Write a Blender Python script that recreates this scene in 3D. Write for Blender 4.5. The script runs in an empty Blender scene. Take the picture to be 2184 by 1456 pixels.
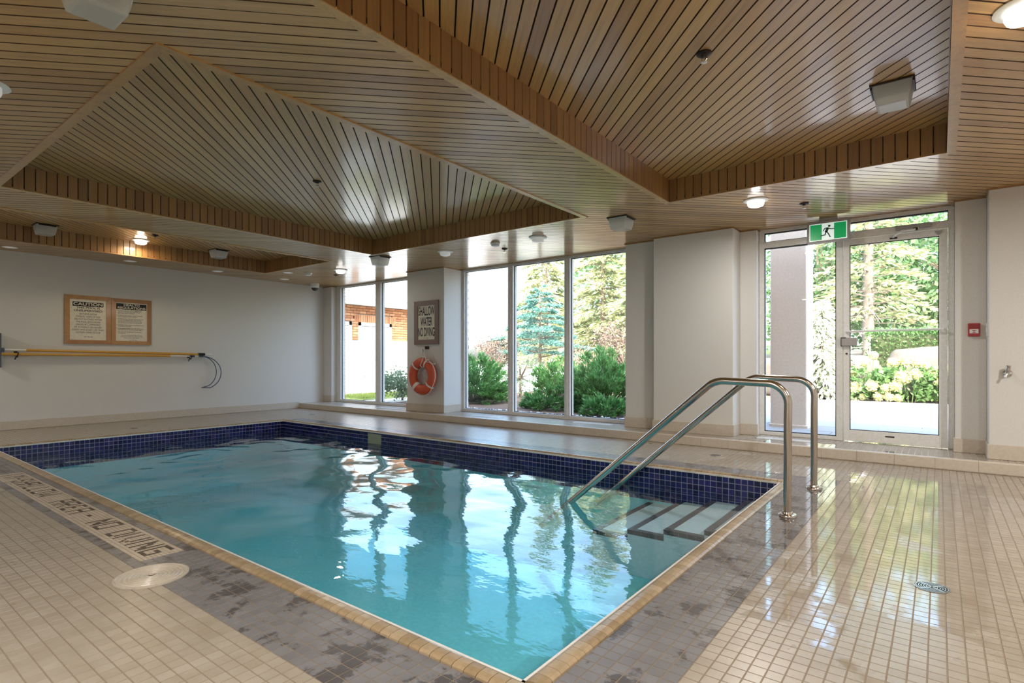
import bpy, math, random
import numpy as np
from mathutils import Vector
random.seed(7)
rng = np.random.default_rng(7)
PI = math.pi
S2 = math.sqrt(2.0)
scene = bpy.context.scene
col = scene.collection

# ------------------------------------------------------------------ camera, sky, sun, exposure
cam_d = bpy.data.cameras.new('camera')
cam = bpy.data.objects.new('camera', cam_d)
col.objects.link(cam)
cam.location = (0, 0, 1.0)
cam.rotation_euler = (PI / 2, 0, math.asin(0.6098))
cam_d.sensor_width = 36.0
cam_d.lens = 1184.0 / 2184.0 * 36.0
cam_d.shift_y = 37.7 / 2184.0
cam_d.clip_start = 0.05
cam_d.clip_end = 300
scene.camera = cam

SUN_EL, SUN_AZ = math.radians(43), math.radians(30)
world = bpy.data.worlds.new('sky')
scene.world = world
world.use_nodes = True
wn = world.node_tree.nodes
wl = world.node_tree.links
wn.clear()
sky = wn.new('ShaderNodeTexSky')
sky.sky_type = 'NISHITA'
sky.sun_disc = False
sky.sun_elevation = SUN_EL
sky.sun_rotation = math.radians(150)
sky.dust_density = 5.0
sky.air_density = 1.0
sky.ozone_density = 1.0
bg = wn.new('ShaderNodeBackground')
bg.inputs['Strength'].default_value = 1.45
wo = wn.new('ShaderNodeOutputWorld')
wl.new(sky.outputs['Color'], bg.inputs['Color'])
wl.new(bg.outputs['Background'], wo.inputs['Surface'])

sun_d = bpy.data.lights.new('sun', 'SUN')
sun = bpy.data.objects.new('sun', sun_d)
col.objects.link(sun)
sd = Vector((-math.sin(SUN_AZ) * math.cos(SUN_EL), math.cos(SUN_AZ) * math.cos(SUN_EL), -math.sin(SUN_EL)))
sun.rotation_euler = sd.to_track_quat('-Z', 'Y').to_euler()
sun_d.energy = 6.5
sun_d.angle = math.radians(0.6)
sun_d.color = (1.0, 0.95, 0.86)

LAMP_W = 17.0          # the ceiling luminaires in view
FILL_W = 46.0           # downlights added out of view to fill the hall with light
scene.view_settings.view_transform = 'Standard'
scene.view_settings.look = 'None'
scene.view_settings.exposure = 0.55
scene.view_settings.gamma = 1.0
scene.view_settings.use_curve_mapping = False
scene.cycles.max_bounces = 10
scene.cycles.diffuse_bounces = 5
scene.cycles.glossy_bounces = 4
scene.cycles.transmission_bounces = 6
scene.cycles.transparent_max_bounces = 16
scene.cycles.caustics_reflective = False
scene.cycles.caustics_refractive = False
scene.cycles.sample_clamp_indirect = 6.0
scene.cycles.use_denoising = True

# ------------------------------------------------------------------ helpers
class MB:
    """collects polygons, builds one mesh object"""
    def __init__(s):
        s.v, s.f, s.m = [], [], []
    def add(s, verts, faces, mi=0):
        b = len(s.v)
        s.v += [tuple(p) for p in verts]
        s.f += [tuple(b + i for i in f) for f in faces]
        s.m += [mi] * len(faces)
        return s
    def box(s, x0, x1, y0, y1, z0, z1, mi=0):
        return s.add([(x0, y0, z0), (x1, y0, z0), (x1, y1, z0), (x0, y1, z0), (x0, y0, z1), (x1, y0, z1), (x1, y1, z1), (x0, y1, z1)],
                     [(0, 3, 2, 1), (4, 5, 6, 7), (0, 1, 5, 4), (1, 2, 6, 5), (2, 3, 7, 6), (3, 0, 4, 7)], mi)
    def cbox(s, x0, x1, y0, y1, z0, z1, c, mi=0):
        """box with chamfered edges (three nested rings per axis)"""
        import itertools
        pts = {}
        vs = []
        cx, cy, cz = (x0 + x1) / 2, (y0 + y1) / 2, (z0 + z1) / 2
        hx, hy, hz = (x1 - x0) / 2, (y1 - y0) / 2, (z1 - z0) / 2
        for sx, sy, sz in itertools.product((-1, 1), repeat=3):
            for ax in range(3):
                d = [hx - c, hy - c, hz - c]
                d[ax] += c
                pts[(sx, sy, sz, ax)] = len(vs)
                vs.append((cx + sx * d[0], cy + sy * d[1], cz + sz * d[2]))
        fs = []
        def face(keys):
            fs.append([pts[k] for k in keys])
        for q in (-1, 1):
            r = [(-1, -1), (1, -1), (1, 1), (-1, 1)]
            face([(q, a, b, 0) for a, b in r]); face([(a, q, b, 1) for a, b in r]); face([(a, b, q, 2) for a, b in r])
        for a in (-1, 1):
            for b in (-1, 1):
                face([(a, b, -1, 0), (a, b, 1, 0), (a, b, 1, 1), (a, b, -1, 1)])
                face([(a, -1, b, 0), (a, 1, b, 0), (a, 1, b, 2), (a, -1, b, 2)])
                face([(-1, a, b, 1), (1, a, b, 1), (1, a, b, 2), (-1, a, b, 2)])
        for k in itertools.product((-1, 1), repeat=3):
            face([k + (0,), k + (1,), k + (2,)])
        c0 = Vector((cx, cy, cz))
        out = []
        for f in fs:
            p = [Vector(vs[i]) for i in f]
            n = (p[1] - p[0]).cross(p[2] - p[0])
            m = sum(p, Vector()) / len(p) - c0
            out.append(f if n.dot(m) > 0 else f[::-1])
        return s.add(vs, out, mi)
    def prism(s, poly, z0, z1, mi=0):
        n = len(poly)
        vs = [(x, y, z0) for x, y in poly] + [(x, y, z1) for x, y in poly]
        fs = [tuple(range(n))[::-1], tuple(range(n, 2 * n))] + [(i, (i + 1) % n, n + (i + 1) % n, n + i) for i in range(n)]
        return s.add(vs, fs, mi)
    def tube(s, path, r, seg=12, caps=True, mi=0, closed=False):
        P = [Vector(p) for p in path]
        n = len(P)
        rs = r if isinstance(r, (list, tuple)) else [r] * n
        T = []
        for i in range(n):
            a = P[(i - 1) % n] if (closed or i > 0) else P[i]
            b = P[(i + 1) % n] if (closed or i < n - 1) else P[i]
            T.append((b - a).normalized())
        up = Vector((0, 0, 1)) if abs(T[0].z) < 0.9 else Vector((1, 0, 0))
        N = (up - T[0] * up.dot(T[0])).normalized()
        vs = []
        for i in range(n):
            N = (N - T[i] * N.dot(T[i])).normalized()
            B = T[i].cross(N)
            for k in range(seg):
                a = 2 * PI * k / seg
                vs.append(P[i] + (N * math.cos(a) + B * math.sin(a)) * rs[i])
        fs = []
        for i in range(n if closed else n - 1):
            j = (i + 1) % n
            for k in range(seg):
                l = (k + 1) % seg
                fs.append((i * seg + k, i * seg + l, j * seg + l, j * seg + k))
        if caps and not closed:
            fs.append(tuple(range(seg))[::-1])
            fs.append(tuple((n - 1) * seg + k for k in range(seg)))
        return s.add(vs, fs, mi)
    def lathe(s, prof, seg=24, c=(0, 0, 0), mi=0, axis='z'):
        vs = []
        for r, h in prof:
            for k in range(seg):
                a = 2 * PI * k / seg
                x, y = r * math.cos(a), r * math.sin(a)
                if axis == 'z':
                    vs.append((c[0] + x, c[1] + y, c[2] + h))
                elif axis == 'y':
                    vs.append((c[0] + x, c[1] + h, c[2] + y))
                else:
                    vs.append((c[0] + h, c[1] + x, c[2] + y))
        fs = []
        for i in range(len(prof) - 1):
            for k in range(seg):
                l = (k + 1) % seg
                fs.append((i * seg + k, i * seg + l, (i + 1) * seg + l, (i + 1) * seg + k))
        fs.append(tuple(range(seg))[::-1])
        fs.append(tuple((len(prof) - 1) * seg + k for k in range(seg)))
        return s.add(vs, fs, mi)
    def mesh(s, name, mats, smooth=False):
        me = bpy.data.meshes.new(name)
        me.from_pydata(s.v, [], s.f)
        for m in (mats if isinstance(mats, (list, tuple)) else [mats]):
            me.materials.append(m)
        if any(s.m):
            me.polygons.foreach_set('material_index', s.m)
        if smooth:
            me.shade_smooth()
            if hasattr(me, 'set_sharp_from_angle'):
                me.set_sharp_from_angle(angle=math.radians(42))
        me.validate()
        me.update()
        return me
    def build(s, name, mats, parent=None, smooth=False, kind=None):
        return link(name, s.mesh(name, mats, smooth), parent, kind)

def link(name, data, parent=None, kind=None):
    o = bpy.data.objects.new(name, data)
    col.objects.link(o)
    if parent is not None:
        o.parent = parent
    if kind:
        o['kind'] = kind
    return o

def np_mesh(name, V, Q, mats, mi=None, smooth=False):
    """fast mesh from arrays; Q is (n,4) or (n,3)"""
    V = np.asarray(V, np.float32)
    Q = np.asarray(Q, np.int32)
    k = Q.shape[1]
    me = bpy.data.meshes.new(name)
    me.vertices.add(len(V))
    me.vertices.foreach_set('co', V.ravel())
    me.loops.add(Q.size)
    me.loops.foreach_set('vertex_index', Q.ravel())
    me.polygons.add(len(Q))
    me.polygons.foreach_set('loop_start', np.arange(0, Q.size, k, dtype=np.int32))
    for m in (mats if isinstance(mats, (list, tuple)) else [mats]):
        me.materials.append(m)
    if mi is not None:
        me.polygons.foreach_set('material_index', np.asarray(mi, np.int32))
    me.update(calc_edges=True)
    if smooth:
        me.shade_smooth()
    else:
        me.shade_flat()
    return me

def tag(o, label=None, cat=None, group=None, kind=None):
    if label: o['label'] = label
    if cat: o['category'] = cat
    if group: o['group'] = group
    if kind: o['kind'] = kind
    return o

def thing(name, loc, label, cat, group=None, kind=None, rz=0):
    o = bpy.data.objects.new(name, None)
    o.empty_display_size = 0.05
    col.objects.link(o)
    o.location = loc
    o.rotation_euler = (0, 0, rz)
    return tag(o, label, cat, group, kind)

def dup(root, loc, label=None, group=None, rz=None):
    r = root.copy(); col.objects.link(r); r.location = loc
    if rz is not None: r.rotation_euler = (0, 0, rz)
    if label: r['label'] = label
    if group: r['group'] = group
    for ch in list(root.children):
        c = ch.copy(); col.objects.link(c); c.parent = r
        for g in list(ch.children):
            d = g.copy(); col.objects.link(d); d.parent = c
    return r

# ------------------------------------------------------------------ materials
class NT:
    def __init__(s, name):
        s.m = bpy.data.materials.new(name)
        s.m.use_nodes = True
        s.n = s.m.node_tree.nodes
        s.l = s.m.node_tree.links
        s.p = s.n['Principled BSDF']
        s.out = s.n['Material Output']
    def new(s, t, **kw):
        n = s.n.new(t)
        for k, v in kw.items():
            if hasattr(n, k) and not k[0].isupper():
                setattr(n, k, v)
            else:
                n.inputs[k].default_value = v
        return n
    def set(s, **kw):
        for k, v in kw.items():
            k = k.replace('_', ' ')
            s.p.inputs[k].default_value = (*v, 1) if (k == 'Base Color' and len(v) == 3) else v
        return s
    def ramp(s, fac, stops, mode='LINEAR'):
        r = s.n.new('ShaderNodeValToRGB')
        r.color_ramp.interpolation = mode
        e = r.color_ramp.elements
        while len(e) < len(stops): e.new(0.5)
        for el, (p, c) in zip(e, stops):
            el.position = p
            el.color = (*c, 1) if len(c) == 3 else c
        if fac is not None: s.l.new(fac, r.inputs[0])
        return r
    def noise(s, vec=None, scale=5.0, detail=3.0, rough=0.5):
        n = s.new('ShaderNodeTexNoise', Scale=scale, Detail=detail, Roughness=rough)
        if vec is not None: s.l.new(vec, n.inputs['Vector'])
        return n
    def mix(s, fac, a, b, blend='MIX'):
        m = s.n.new('ShaderNodeMix'); m.data_type = 'RGBA'; m.blend_type = blend
        for sock, v in ((m.inputs[0], fac), (m.inputs[6], a), (m.inputs[7], b)):
            if isinstance(v, bpy.types.NodeSocket): s.l.new(v, sock)
            elif isinstance(v, (int, float)): sock.default_value = v
            else: sock.default_value = (*v, 1)
        return m.outputs[2]
    def math(s, op, a, b=0.0, c=None):
        m = s.n.new('ShaderNodeMath'); m.operation = op
        for i, v in enumerate((a, b, c)):
            if v is None: continue
            if isinstance(v, bpy.types.NodeSocket): s.l.new(v, m.inputs[i])
            else: m.inputs[i].default_value = v
        return m.outputs[0]
    def pos(s):
        return s.n.new('ShaderNodeNewGeometry').outputs['Position']
    def mapping(s, vec, rot=(0, 0, 0), scale=(1, 1, 1), loc=(0, 0, 0)):
        m = s.n.new('ShaderNodeMapping')
        m.inputs['Rotation'].default_value = rot
        m.inputs['Scale'].default_value = scale
        m.inputs['Location'].default_value = loc
        s.l.new(vec, m.inputs['Vector'])
        return m.outputs[0]
    def rnd(s):
        """a random number per object and per loose piece of it"""
        g = s.n.new('ShaderNodeNewGeometry').outputs['Random Per Island']
        o = s.n.new('ShaderNodeObjectInfo').outputs['Random']
        return s.math('FRACT', s.math('ADD', g, o))
    def bump(s, h, strength=0.2, dist=0.01):
        b = s.new('ShaderNodeBump', Strength=strength, Distance=dist)
        s.l.new(h, b.inputs['Height'])
        s.l.new(b.outputs[0], s.p.inputs['Normal'])
        return b

def simple(name, color, rough=0.5, metal=0.0, spec=0.5, bump=None):
    t = NT(name).set(Base_Color=color, Roughness=rough, Metallic=metal, Specular_IOR_Level=spec)
    n = t.noise(t.pos(), bump[0] if bump else 40.0, 3)
    c = t.mix(1.0, color, t.ramp(n.outputs[0], [(0.3, (0.93,) * 3), (0.7, (1.05,) * 3)]).outputs[0], 'MULTIPLY')
    t.l.new(c, t.p.inputs['Base Color'])
    if bump: t.bump(n.outputs[0], bump[1], 0.01)
    return t.m

def wood(name, rot, stretch, tint=(1, 1, 1), rough=0.3):
    t = NT(name)
    p = t.mapping(t.pos(), rot)
    p2 = t.mapping(p, scale=stretch)
    n1 = t.noise(p2, 6.0, 6, 0.65)
    n2 = t.noise(p2, 40.0, 3, 0.6)
    r = t.n.new('ShaderNodeObjectInfo').outputs['Random']
    base = t.ramp(r, [(0.0, (0.37, 0.19, 0.053)), (0.25, (0.48, 0.265, 0.078)), (0.6, (0.52, 0.295, 0.088)), (0.85, (0.56, 0.33, 0.108)), (1.0, (0.44, 0.225, 0.060))])
    grain = t.ramp(n1.outputs[0], [(0.25, (0.72, 0.68, 0.62)), (0.5, (1, 1, 1)), (0.75, (1.12, 1.12, 1.1))])
    c = t.mix(1.0, base.outputs[0], grain.outputs[0], 'MULTIPLY')
    c = t.mix(0.35, c, t.mix(1.0, c, t.ramp(n2.outputs[0], [(0.3, (0.7,) * 3), (0.7, (1.15,) * 3)]).outputs[0], 'MULTIPLY'))
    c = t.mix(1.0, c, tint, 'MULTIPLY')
    t.l.new(c, t.p.inputs['Base Color'])
    t.set(Specular_IOR_Level=0.85, Coat_Weight=0.65, Coat_Roughness=0.12)
    t.l.new(t.math('ADD', t.math('MULTIPLY', n1.outputs[0], 0.15), rough + 0.03), t.p.inputs['Roughness'])
    t.bump(n2.outputs[0], 0.06, 0.004)
    return t.m

M = {}
M['wood_low'] = wood('varnished_plank_wood', (0, 0, -PI / 4), (0.35, 8, 8))
M['wood_up'] = wood('varnished_recess_wood', (0, 0, PI / 4), (0.35, 8, 8))
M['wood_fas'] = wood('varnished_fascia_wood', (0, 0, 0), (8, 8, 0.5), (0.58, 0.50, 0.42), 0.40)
M['wood_trim'] = wood('trim_wood', (0, 0, 0), (3, 3, 3), (1.05, 1.06, 1.08), 0.3)
M['groove'] = simple('dark_stained_groove', (0.075, 0.036, 0.016), 0.7)
M['dark_gap'] = simple('dark_gap', (0.02, 0.012, 0.008), 0.9)
M['wall'] = simple('painted_wall', (0.66, 0.65, 0.625), 0.55, bump=(160.0, 0.05))
M['base'] = simple('baseboard_tile', (0.56, 0.50, 0.42), 0.35)
M['white'] = simple('white_paint', (0.78, 0.78, 0.76), 0.4)
M['frame'] = simple('window_frame_paint', (0.74, 0.73, 0.71), 0.3)
M['rubber'] = simple('black_gasket', (0.015, 0.015, 0.015), 0.6)
M['black'] = simple('black_print', (0.012, 0.012, 0.014), 0.6)
M['paper'] = simple('sign_board', (0.76, 0.71, 0.60), 0.5)
M['signwood'] = wood('sign_frame_wood', (0, 0, 0), (6, 3, 3), (0.85, 0.72, 0.62), 0.4)
M['greyframe'] = simple('taupe_sign_frame', (0.24, 0.175, 0.155), 0.5)
M['orange'] = simple('lifebuoy_orange', (0.60, 0.095, 0.04), 0.5)
M['rope'] = simple('white_rope', (0.74, 0.72, 0.68), 0.8)
M['yellow'] = simple('yellow_pole', (0.62, 0.33, 0.05), 0.35)
M['bluegrey'] = simple('blue_plastic', (0.05, 0.08, 0.16), 0.45)
M['chrome'] = simple('chrome', (0.7, 0.7, 0.7), 0.12, 1.0)
M['darkmetal'] = simple('dark_bronze', (0.035, 0.022, 0.016), 0.45, 0.6)
M['grey_plastic'] = simple('grey_plastic', (0.36, 0.35, 0.35), 0.45)
M['red'] = simple('red_plastic', (0.40, 0.02, 0.025), 0.4)
M['green'] = simple('exit_green', (0.0, 0.24, 0.062), 0.4)
M['darkgreen'] = simple('figure_green', (0.005, 0.06, 0.03), 0.4)
M['drain'] = simple('drain_plastic', (0.50, 0.44, 0.36), 0.3)
M['drain_metal'] = simple('drain_metal', (0.5, 0.49, 0.47), 0.25, 0.8)
M['grout'] = simple('floor_grout', (0.25, 0.20, 0.145), 0.7)
M['lightgrout'] = simple('pale_grout', (0.42, 0.43, 0.55), 0.6)

def steel():
    t = NT('brushed_steel').set(Base_Color=(0.52, 0.47, 0.42), Metallic=1.0, Roughness=0.2)
    p = t.mapping(t.pos(), scale=(60, 60, 3))
    n = t.noise(p, 8, 3)
    t.l.new(t.math('ADD', t.math('MULTIPLY', n.outputs[0], 0.14), 0.12), t.p.inputs['Roughness'])
    return t.m
M['steel'] = steel()

def tile_mat(name, stops, wet_rough=0.06, dry_rough=0.30, stain=None):
    """glazed deck tile; puddles left by bathers make parts of it glossy, wet film darkens it"""
    t = NT(name)
    pos = t.pos()
    r = t.rnd()
    base = t.ramp(r, stops).outputs[0]
    n0 = t.noise(pos, 9.0, 4, 0.6)
    base = t.mix(1.0, base, t.ramp(n0.outputs[0], [(0.3, (0.90, 0.88, 0.85)), (0.7, (1.06,) * 3)]).outputs[0], 'MULTIPLY')
    # wet area: the deck between pool steps and door, and the strip along the windows
    sx = t.n.new('ShaderNodeSeparateXYZ'); t.l.new(pos, sx.inputs[0])
    right = t.math('MULTIPLY_ADD', sx.outputs[0], 1.1, 1.55)          # grows towards +x
    far = t.math('MULTIPLY_ADD', sx.outputs[1], 0.55, -1.55)          # grows towards the windows
    wetg = t.n.new('ShaderNodeClamp')
    t.l.new(t.math('ADD', t.math('MINIMUM', right, 0.75), t.math('MINIMUM', far, 0.9)), wetg.inputs[0])
    n1 = t.noise(pos, 2.3, 5, 0.6)
    n2 = t.noise(pos, 6.5, 4, 0.55)
    wet = t.ramp(t.math('ADD', t.math('ADD', t.math('MULTIPLY', n1.outputs[0], 0.75), t.math('MULTIPLY', n2.outputs[0], 0.35)), t.math('MULTIPLY', wetg.outputs[0], 0.28)),
                 [(0.685, (0, 0, 0)), (0.735, (1, 1, 1))]).outputs[0]
    rough = t.mix(wet, (dry_rough,) * 3, (wet_rough,) * 3)
    rs = t.n.new('ShaderNodeSeparateColor'); t.l.new(rough, rs.inputs[0])
    t.l.new(rs.outputs[0], t.p.inputs['Roughness'])
    base = t.mix(t.math('MULTIPLY', wet, 0.22), base, t.mix(1.0, base, (0.62, 0.60, 0.58), 'MULTIPLY'))
    if stain:
        n3 = t.noise(pos, 5.5, 6, 0.7)
        m = t.ramp(n3.outputs[0], [(0.535, (0, 0, 0)), (0.575, (1, 1, 1))]).outputs[0]
        base = t.mix(t.math('MULTIPLY', m, 0.75), base, stain)
    t.l.new(base, t.p.inputs['Base Color'])
    t.set(Specular_IOR_Level=0.7, Coat_Weight=0.0)
    nb = t.noise(pos, 26.0, 2)
    t.bump(nb.outputs[0], 0.012, 0.006)
    return t.m
M['beige'] = tile_mat('beige_deck_tile', [(0, (0.35, 0.305, 0.245)), (0.5, (0.37, 0.325, 0.265)), (0.9, (0.39, 0.345, 0.285)), (1, (0.34, 0.29, 0.225))])
M['grey'] = tile_mat('grey_deck_tile', [(0, (0.185, 0.18, 0.19)), (0.6, (0.20, 0.195, 0.205)), (1, (0.215, 0.21, 0.22))], stain=(0.055, 0.045, 0.042))
M['letter'] = simple('dark_mosaic', (0.06, 0.042, 0.03), 0.35)
M['mosaic'] = tile_mat('pale_mosaic', [(0, (0.46, 0.39, 0.31)), (1, (0.56, 0.48, 0.39))])

def coping_mat():
    t = NT('tan_coping_tile')
    r = t.rnd()
    c = t.ramp(r, [(0, (0.31, 0.225, 0.13)), (0.5, (0.37, 0.275, 0.165)), (1, (0.43, 0.33, 0.215))]).outputs[0]
    n = t.noise(t.pos(), 40, 3)
    c = t.mix(1.0, c, t.ramp(n.outputs[0], [(0.3, (0.88,) * 3), (0.7, (1.08,) * 3)]).outputs[0], 'MULTIPLY')
    t.l.new(c, t.p.inputs['Base Color'])
    t.set(Roughness=0.25)
    return t.m
M['coping'] = coping_mat()

def blue_mat():
    t = NT('navy_glazed_tile')
    r = t.rnd()
    c = t.ramp(r, [(0, (0.006, 0.008, 0.055)), (0.5, (0.010, 0.014, 0.10)), (0.85, (0.022, 0.022, 0.16)), (1, (0.05, 0.035, 0.13))]).outputs[0]
    t.l.new(c, t.p.inputs['Base Color'])
    t.set(Roughness=0.14, Specular_IOR_Level=0.5)
    return t.m
M['blue'] = blue_mat()
M['plaster'] = simple('pool_plaster', (0.33, 0.80, 0.90), 0.6)
M['steptile'] = simple('step_tile', (0.50, 0.60, 0.66), 0.4)
M['nosing'] = simple('dark_nosing_tile', (0.05, 0.04, 0.05), 0.4)
M['edge'] = simple('white_pool_edge', (0.74, 0.71, 0.66), 0.35)

def fres(name, ior, tint, rough=0.0, bump=None, vol=None):
    """a clear sheet: what is behind shows through, and it mirrors by Fresnel"""
    t = NT(name)
    t.n.remove(t.p)
    tr = t.n.new('ShaderNodeBsdfTransparent'); tr.inputs[0].default_value = (*tint, 1)
    gl = t.n.new('ShaderNodeBsdfGlossy'); gl.inputs['Roughness'].default_value = rough
    mx = t.n.new('ShaderNodeMixShader')
    ge = t.n.new('ShaderNodeNewGeometry')
    dot = t.n.new('ShaderNodeVectorMath'); dot.operation = 'DOT_PRODUCT'
    t.l.new(ge.outputs['Incoming'], dot.inputs[0]); t.l.new(ge.outputs['Normal'], dot.inputs[1])
    if bump:
        p = t.mapping(t.pos(), scale=bump[2])
        n = t.noise(p, bump[0], 3, 0.5)
        b = t.new('ShaderNodeBump', Strength=bump[1], Distance=0.02)
        t.l.new(n.outputs[0], b.inputs['Height'])
        t.l.new(b.outputs[0], gl.inputs['Normal']); t.l.new(b.outputs[0], dot.inputs[1])
    f0 = ((ior - 1) / (ior + 1)) ** 2                      # Schlick's form, the same from both sides of the sheet
    c1 = t.math('SUBTRACT', 1.0, t.math('MINIMUM', t.math('ABSOLUTE', dot.outputs['Value']), 1.0))
    fac = t.math('MULTIPLY_ADD', t.math('POWER', c1, 5.0), 1 - f0, f0)
    t.l.new(fac, mx.inputs[0]); t.l.new(tr.outputs[0], mx.inputs[1]); t.l.new(gl.outputs[0], mx.inputs[2])
    t.l.new(mx.outputs[0], t.out.inputs['Surface'])
    if vol:
        v = t.n.new('ShaderNodeVolumeAbsorption')
        v.inputs['Color'].default_value = (*vol[0], 1)
        v.inputs['Density'].default_value = vol[1]
        t.l.new(v.outputs[0], t.out.inputs['Volume'])
    return t.m
M['glass'] = fres('window_glass', 1.35, (0.96, 0.985, 0.975))
M['water'] = fres('pool_water', 1.33, (0.93, 0.985, 0.99), 0.0, (4.0, 0.14, (1, 1.7, 1)), ((0.30, 0.84, 0.91), 0.45))

def prism_mat():
    t = NT('prismatic_lens')
    t.set(Base_Color=(0.86, 0.87, 0.85), Roughness=0.18, Specular_IOR_Level=0.6)
    tl = t.n.new('ShaderNodeBsdfTranslucent'); tl.inputs[0].default_value = (0.86, 0.87, 0.85, 1)
    mx = t.n.new('ShaderNodeMixShader'); mx.inputs[0].default_value = 0.55
    t.l.new(t.p.outputs[0], mx.inputs[1]); t.l.new(tl.outputs[0], mx.inputs[2])
    tp = t.n.new('ShaderNodeBsdfTransparent'); tp.inputs[0].default_value = (0.95, 0.97, 0.95, 1)
    m2 = t.n.new('ShaderNodeMixShader'); m2.inputs[0].default_value = 0.3
    t.l.new(mx.outputs[0], m2.inputs[1]); t.l.new(tp.outputs[0], m2.inputs[2])
    t.l.new(m2.outputs[0], t.out.inputs['Surface'])
    return t.m
M['lens'] = prism_mat()
def glow(name, color, e):
    t = NT(name).set(Base_Color=(0.85, 0.85, 0.84), Roughness=0.3)
    t.p.inputs['Emission Color'].default_value = (*color, 1)
    t.p.inputs['Emission Strength'].default_value = e
    return t.m
M['lit'] = glow('lit_lens', (1.0, 0.97, 0.92), 1.6)
M['warm'] = glow('warm_lit_lens', (1.0, 0.90, 0.74), 4.0)
M['dull'] = glow('dim_lens', (1.0, 0.99, 0.97), 0.12)
def clearbulb():
    return fres('clear_bulb', 1.5, (0.9, 0.9, 0.9), 0.02)
M['bulb'] = clearbulb()

def leafmat(name, a, b, c, trans=0.35, rough=0.45):
    t = NT(name)
    t.n.remove(t.p)
    r = t.n.new('ShaderNodeNewGeometry').outputs['Random Per Island']
    col_ = t.ramp(r, [(0, a), (0.55, b), (1, c)]).outputs[0]
    d = t.n.new('ShaderNodeBsdfPrincipled'); d.inputs['Roughness'].default_value = rough; d.inputs['Specular IOR Level'].default_value = 0.35
    tl = t.n.new('ShaderNodeBsdfTranslucent')
    mx = t.n.new('ShaderNodeMixShader'); mx.inputs[0].default_value = trans
    t.l.new(col_, d.inputs['Base Color']); t.l.new(col_, tl.inputs[0])
    t.l.new(d.outputs[0], mx.inputs[1]); t.l.new(tl.outputs[0], mx.inputs[2])
    t.l.new(mx.outputs[0], t.out.inputs['Surface'])
    return t.m
M['spruce'] = leafmat('blue_spruce_needles', (0.06, 0.17, 0.14), (0.10, 0.25, 0.21), (0.22, 0.40, 0.34), 0.25)
M['conifer'] = leafmat('pale_conifer_needles', (0.16, 0.22, 0.09), (0.34, 0.36, 0.19), (0.60, 0.57, 0.40), 0.35)
M['weeping'] = leafmat('sunlit_conifer_needles', (0.30, 0.36, 0.24), (0.58, 0.61, 0.50), (0.78, 0.79, 0.72), 0.3)  # glare of full sun put into the needle colour
M['juniper'] = leafmat('juniper_sprays', (0.06, 0.19, 0.05), (0.13, 0.33, 0.09), (0.27, 0.50, 0.17), 0.35)
M['leaf'] = leafmat('tree_leaves', (0.07, 0.16, 0.06), (0.13, 0.25, 0.11), (0.27, 0.37, 0.20), 0.3)
M['barberry'] = leafmat('purple_shrub_leaves', (0.12, 0.085, 0.075), (0.22, 0.15, 0.12), (0.34, 0.26, 0.19), 0.35)
M['hedge'] = leafmat('hedge_leaves', (0.05, 0.12, 0.035), (0.09, 0.19, 0.06), (0.17, 0.28, 0.11), 0.3)
M['hydleaf'] = leafmat('hydrangea_leaves', (0.09, 0.19, 0.06), (0.15, 0.28, 0.10), (0.25, 0.38, 0.16), 0.3)
M['bloom'] = leafmat('hydrangea_petals', (0.44, 0.45, 0.18), (0.54, 0.54, 0.28), (0.66, 0.66, 0.48), 0.3)
M['shrub'] = leafmat('grey_green_shrub', (0.10, 0.17, 0.09), (0.20, 0.29, 0.15), (0.40, 0.48, 0.33), 0.35)
M['grass'] = leafmat('lawn_grass', (0.20, 0.26, 0.05), (0.28, 0.34, 0.08), (0.36, 0.40, 0.12), 0.3)
M['bark'] = simple('bark', (0.20, 0.155, 0.12), 0.9, bump=(25.0, 0.5))
M['bark_grey'] = simple('grey_bark', (0.20, 0.17, 0.145), 0.9, bump=(25.0, 0.5))
M['mulch'] = simple('mulch', (0.16, 0.105, 0.075), 0.95, bump=(30.0, 0.8))
M['soil_lawn'] = simple('lawn_soil', (0.24, 0.29, 0.08), 0.95, bump=(30.0, 0.5))
M['concrete'] = simple('column_concrete', (0.66, 0.59, 0.53), 0.7)
M['paver'] = simple('pale_paver', (0.30, 0.30, 0.305), 0.7, bump=(60.0, 0.1))
M['drive'] = simple('driveway', (0.70, 0.69, 0.66), 0.8)
M['stone'] = simple('boulder_stone', (0.085, 0.074, 0.063), 0.85, bump=(9.0, 0.6))
M['pebble'] = simple('white_pebble', (0.72, 0.72, 0.72), 0.6)
M['brick'] = (lambda t: (t.l.new(t.ramp(t.rnd(), [(0, (0.33, 0.125, 0.055)), (0.5, (0.42, 0.18, 0.08)), (1, (0.50, 0.25, 0.13))]).outputs[0], t.p.inputs['Base Color']), t.set(Roughness=0.85), t.m)[2])(NT('brick_clay'))
M['mortar'] = simple('mortar', (0.60, 0.52, 0.42), 0.9)
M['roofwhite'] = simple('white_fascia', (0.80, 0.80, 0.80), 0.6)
# ------------------------------------------------------------------ a pin-hole model of the view, only to rank which pieces show largest
_ax = np.array([0.7926, -0.6098]); _ay = np.array([0.6098, 0.7926])
def view_px(p):
    p = np.asarray(p, float)
    w = p[..., 0] * _ax[1] + p[..., 1] * _ay[1]
    r = p[..., 0] * _ax[0] + p[..., 1] * _ay[0]
    ok = w > 0.2
    w = np.where(ok, w, 1.0)
    u = 1092 + 1184 * r / w
    v = 765.7 - 1184 * (p[..., 2] - 1.0) / w
    return u, v, ok & (u > 0) & (u < 2184) & (v > 0) & (v < 1456), w

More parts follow.
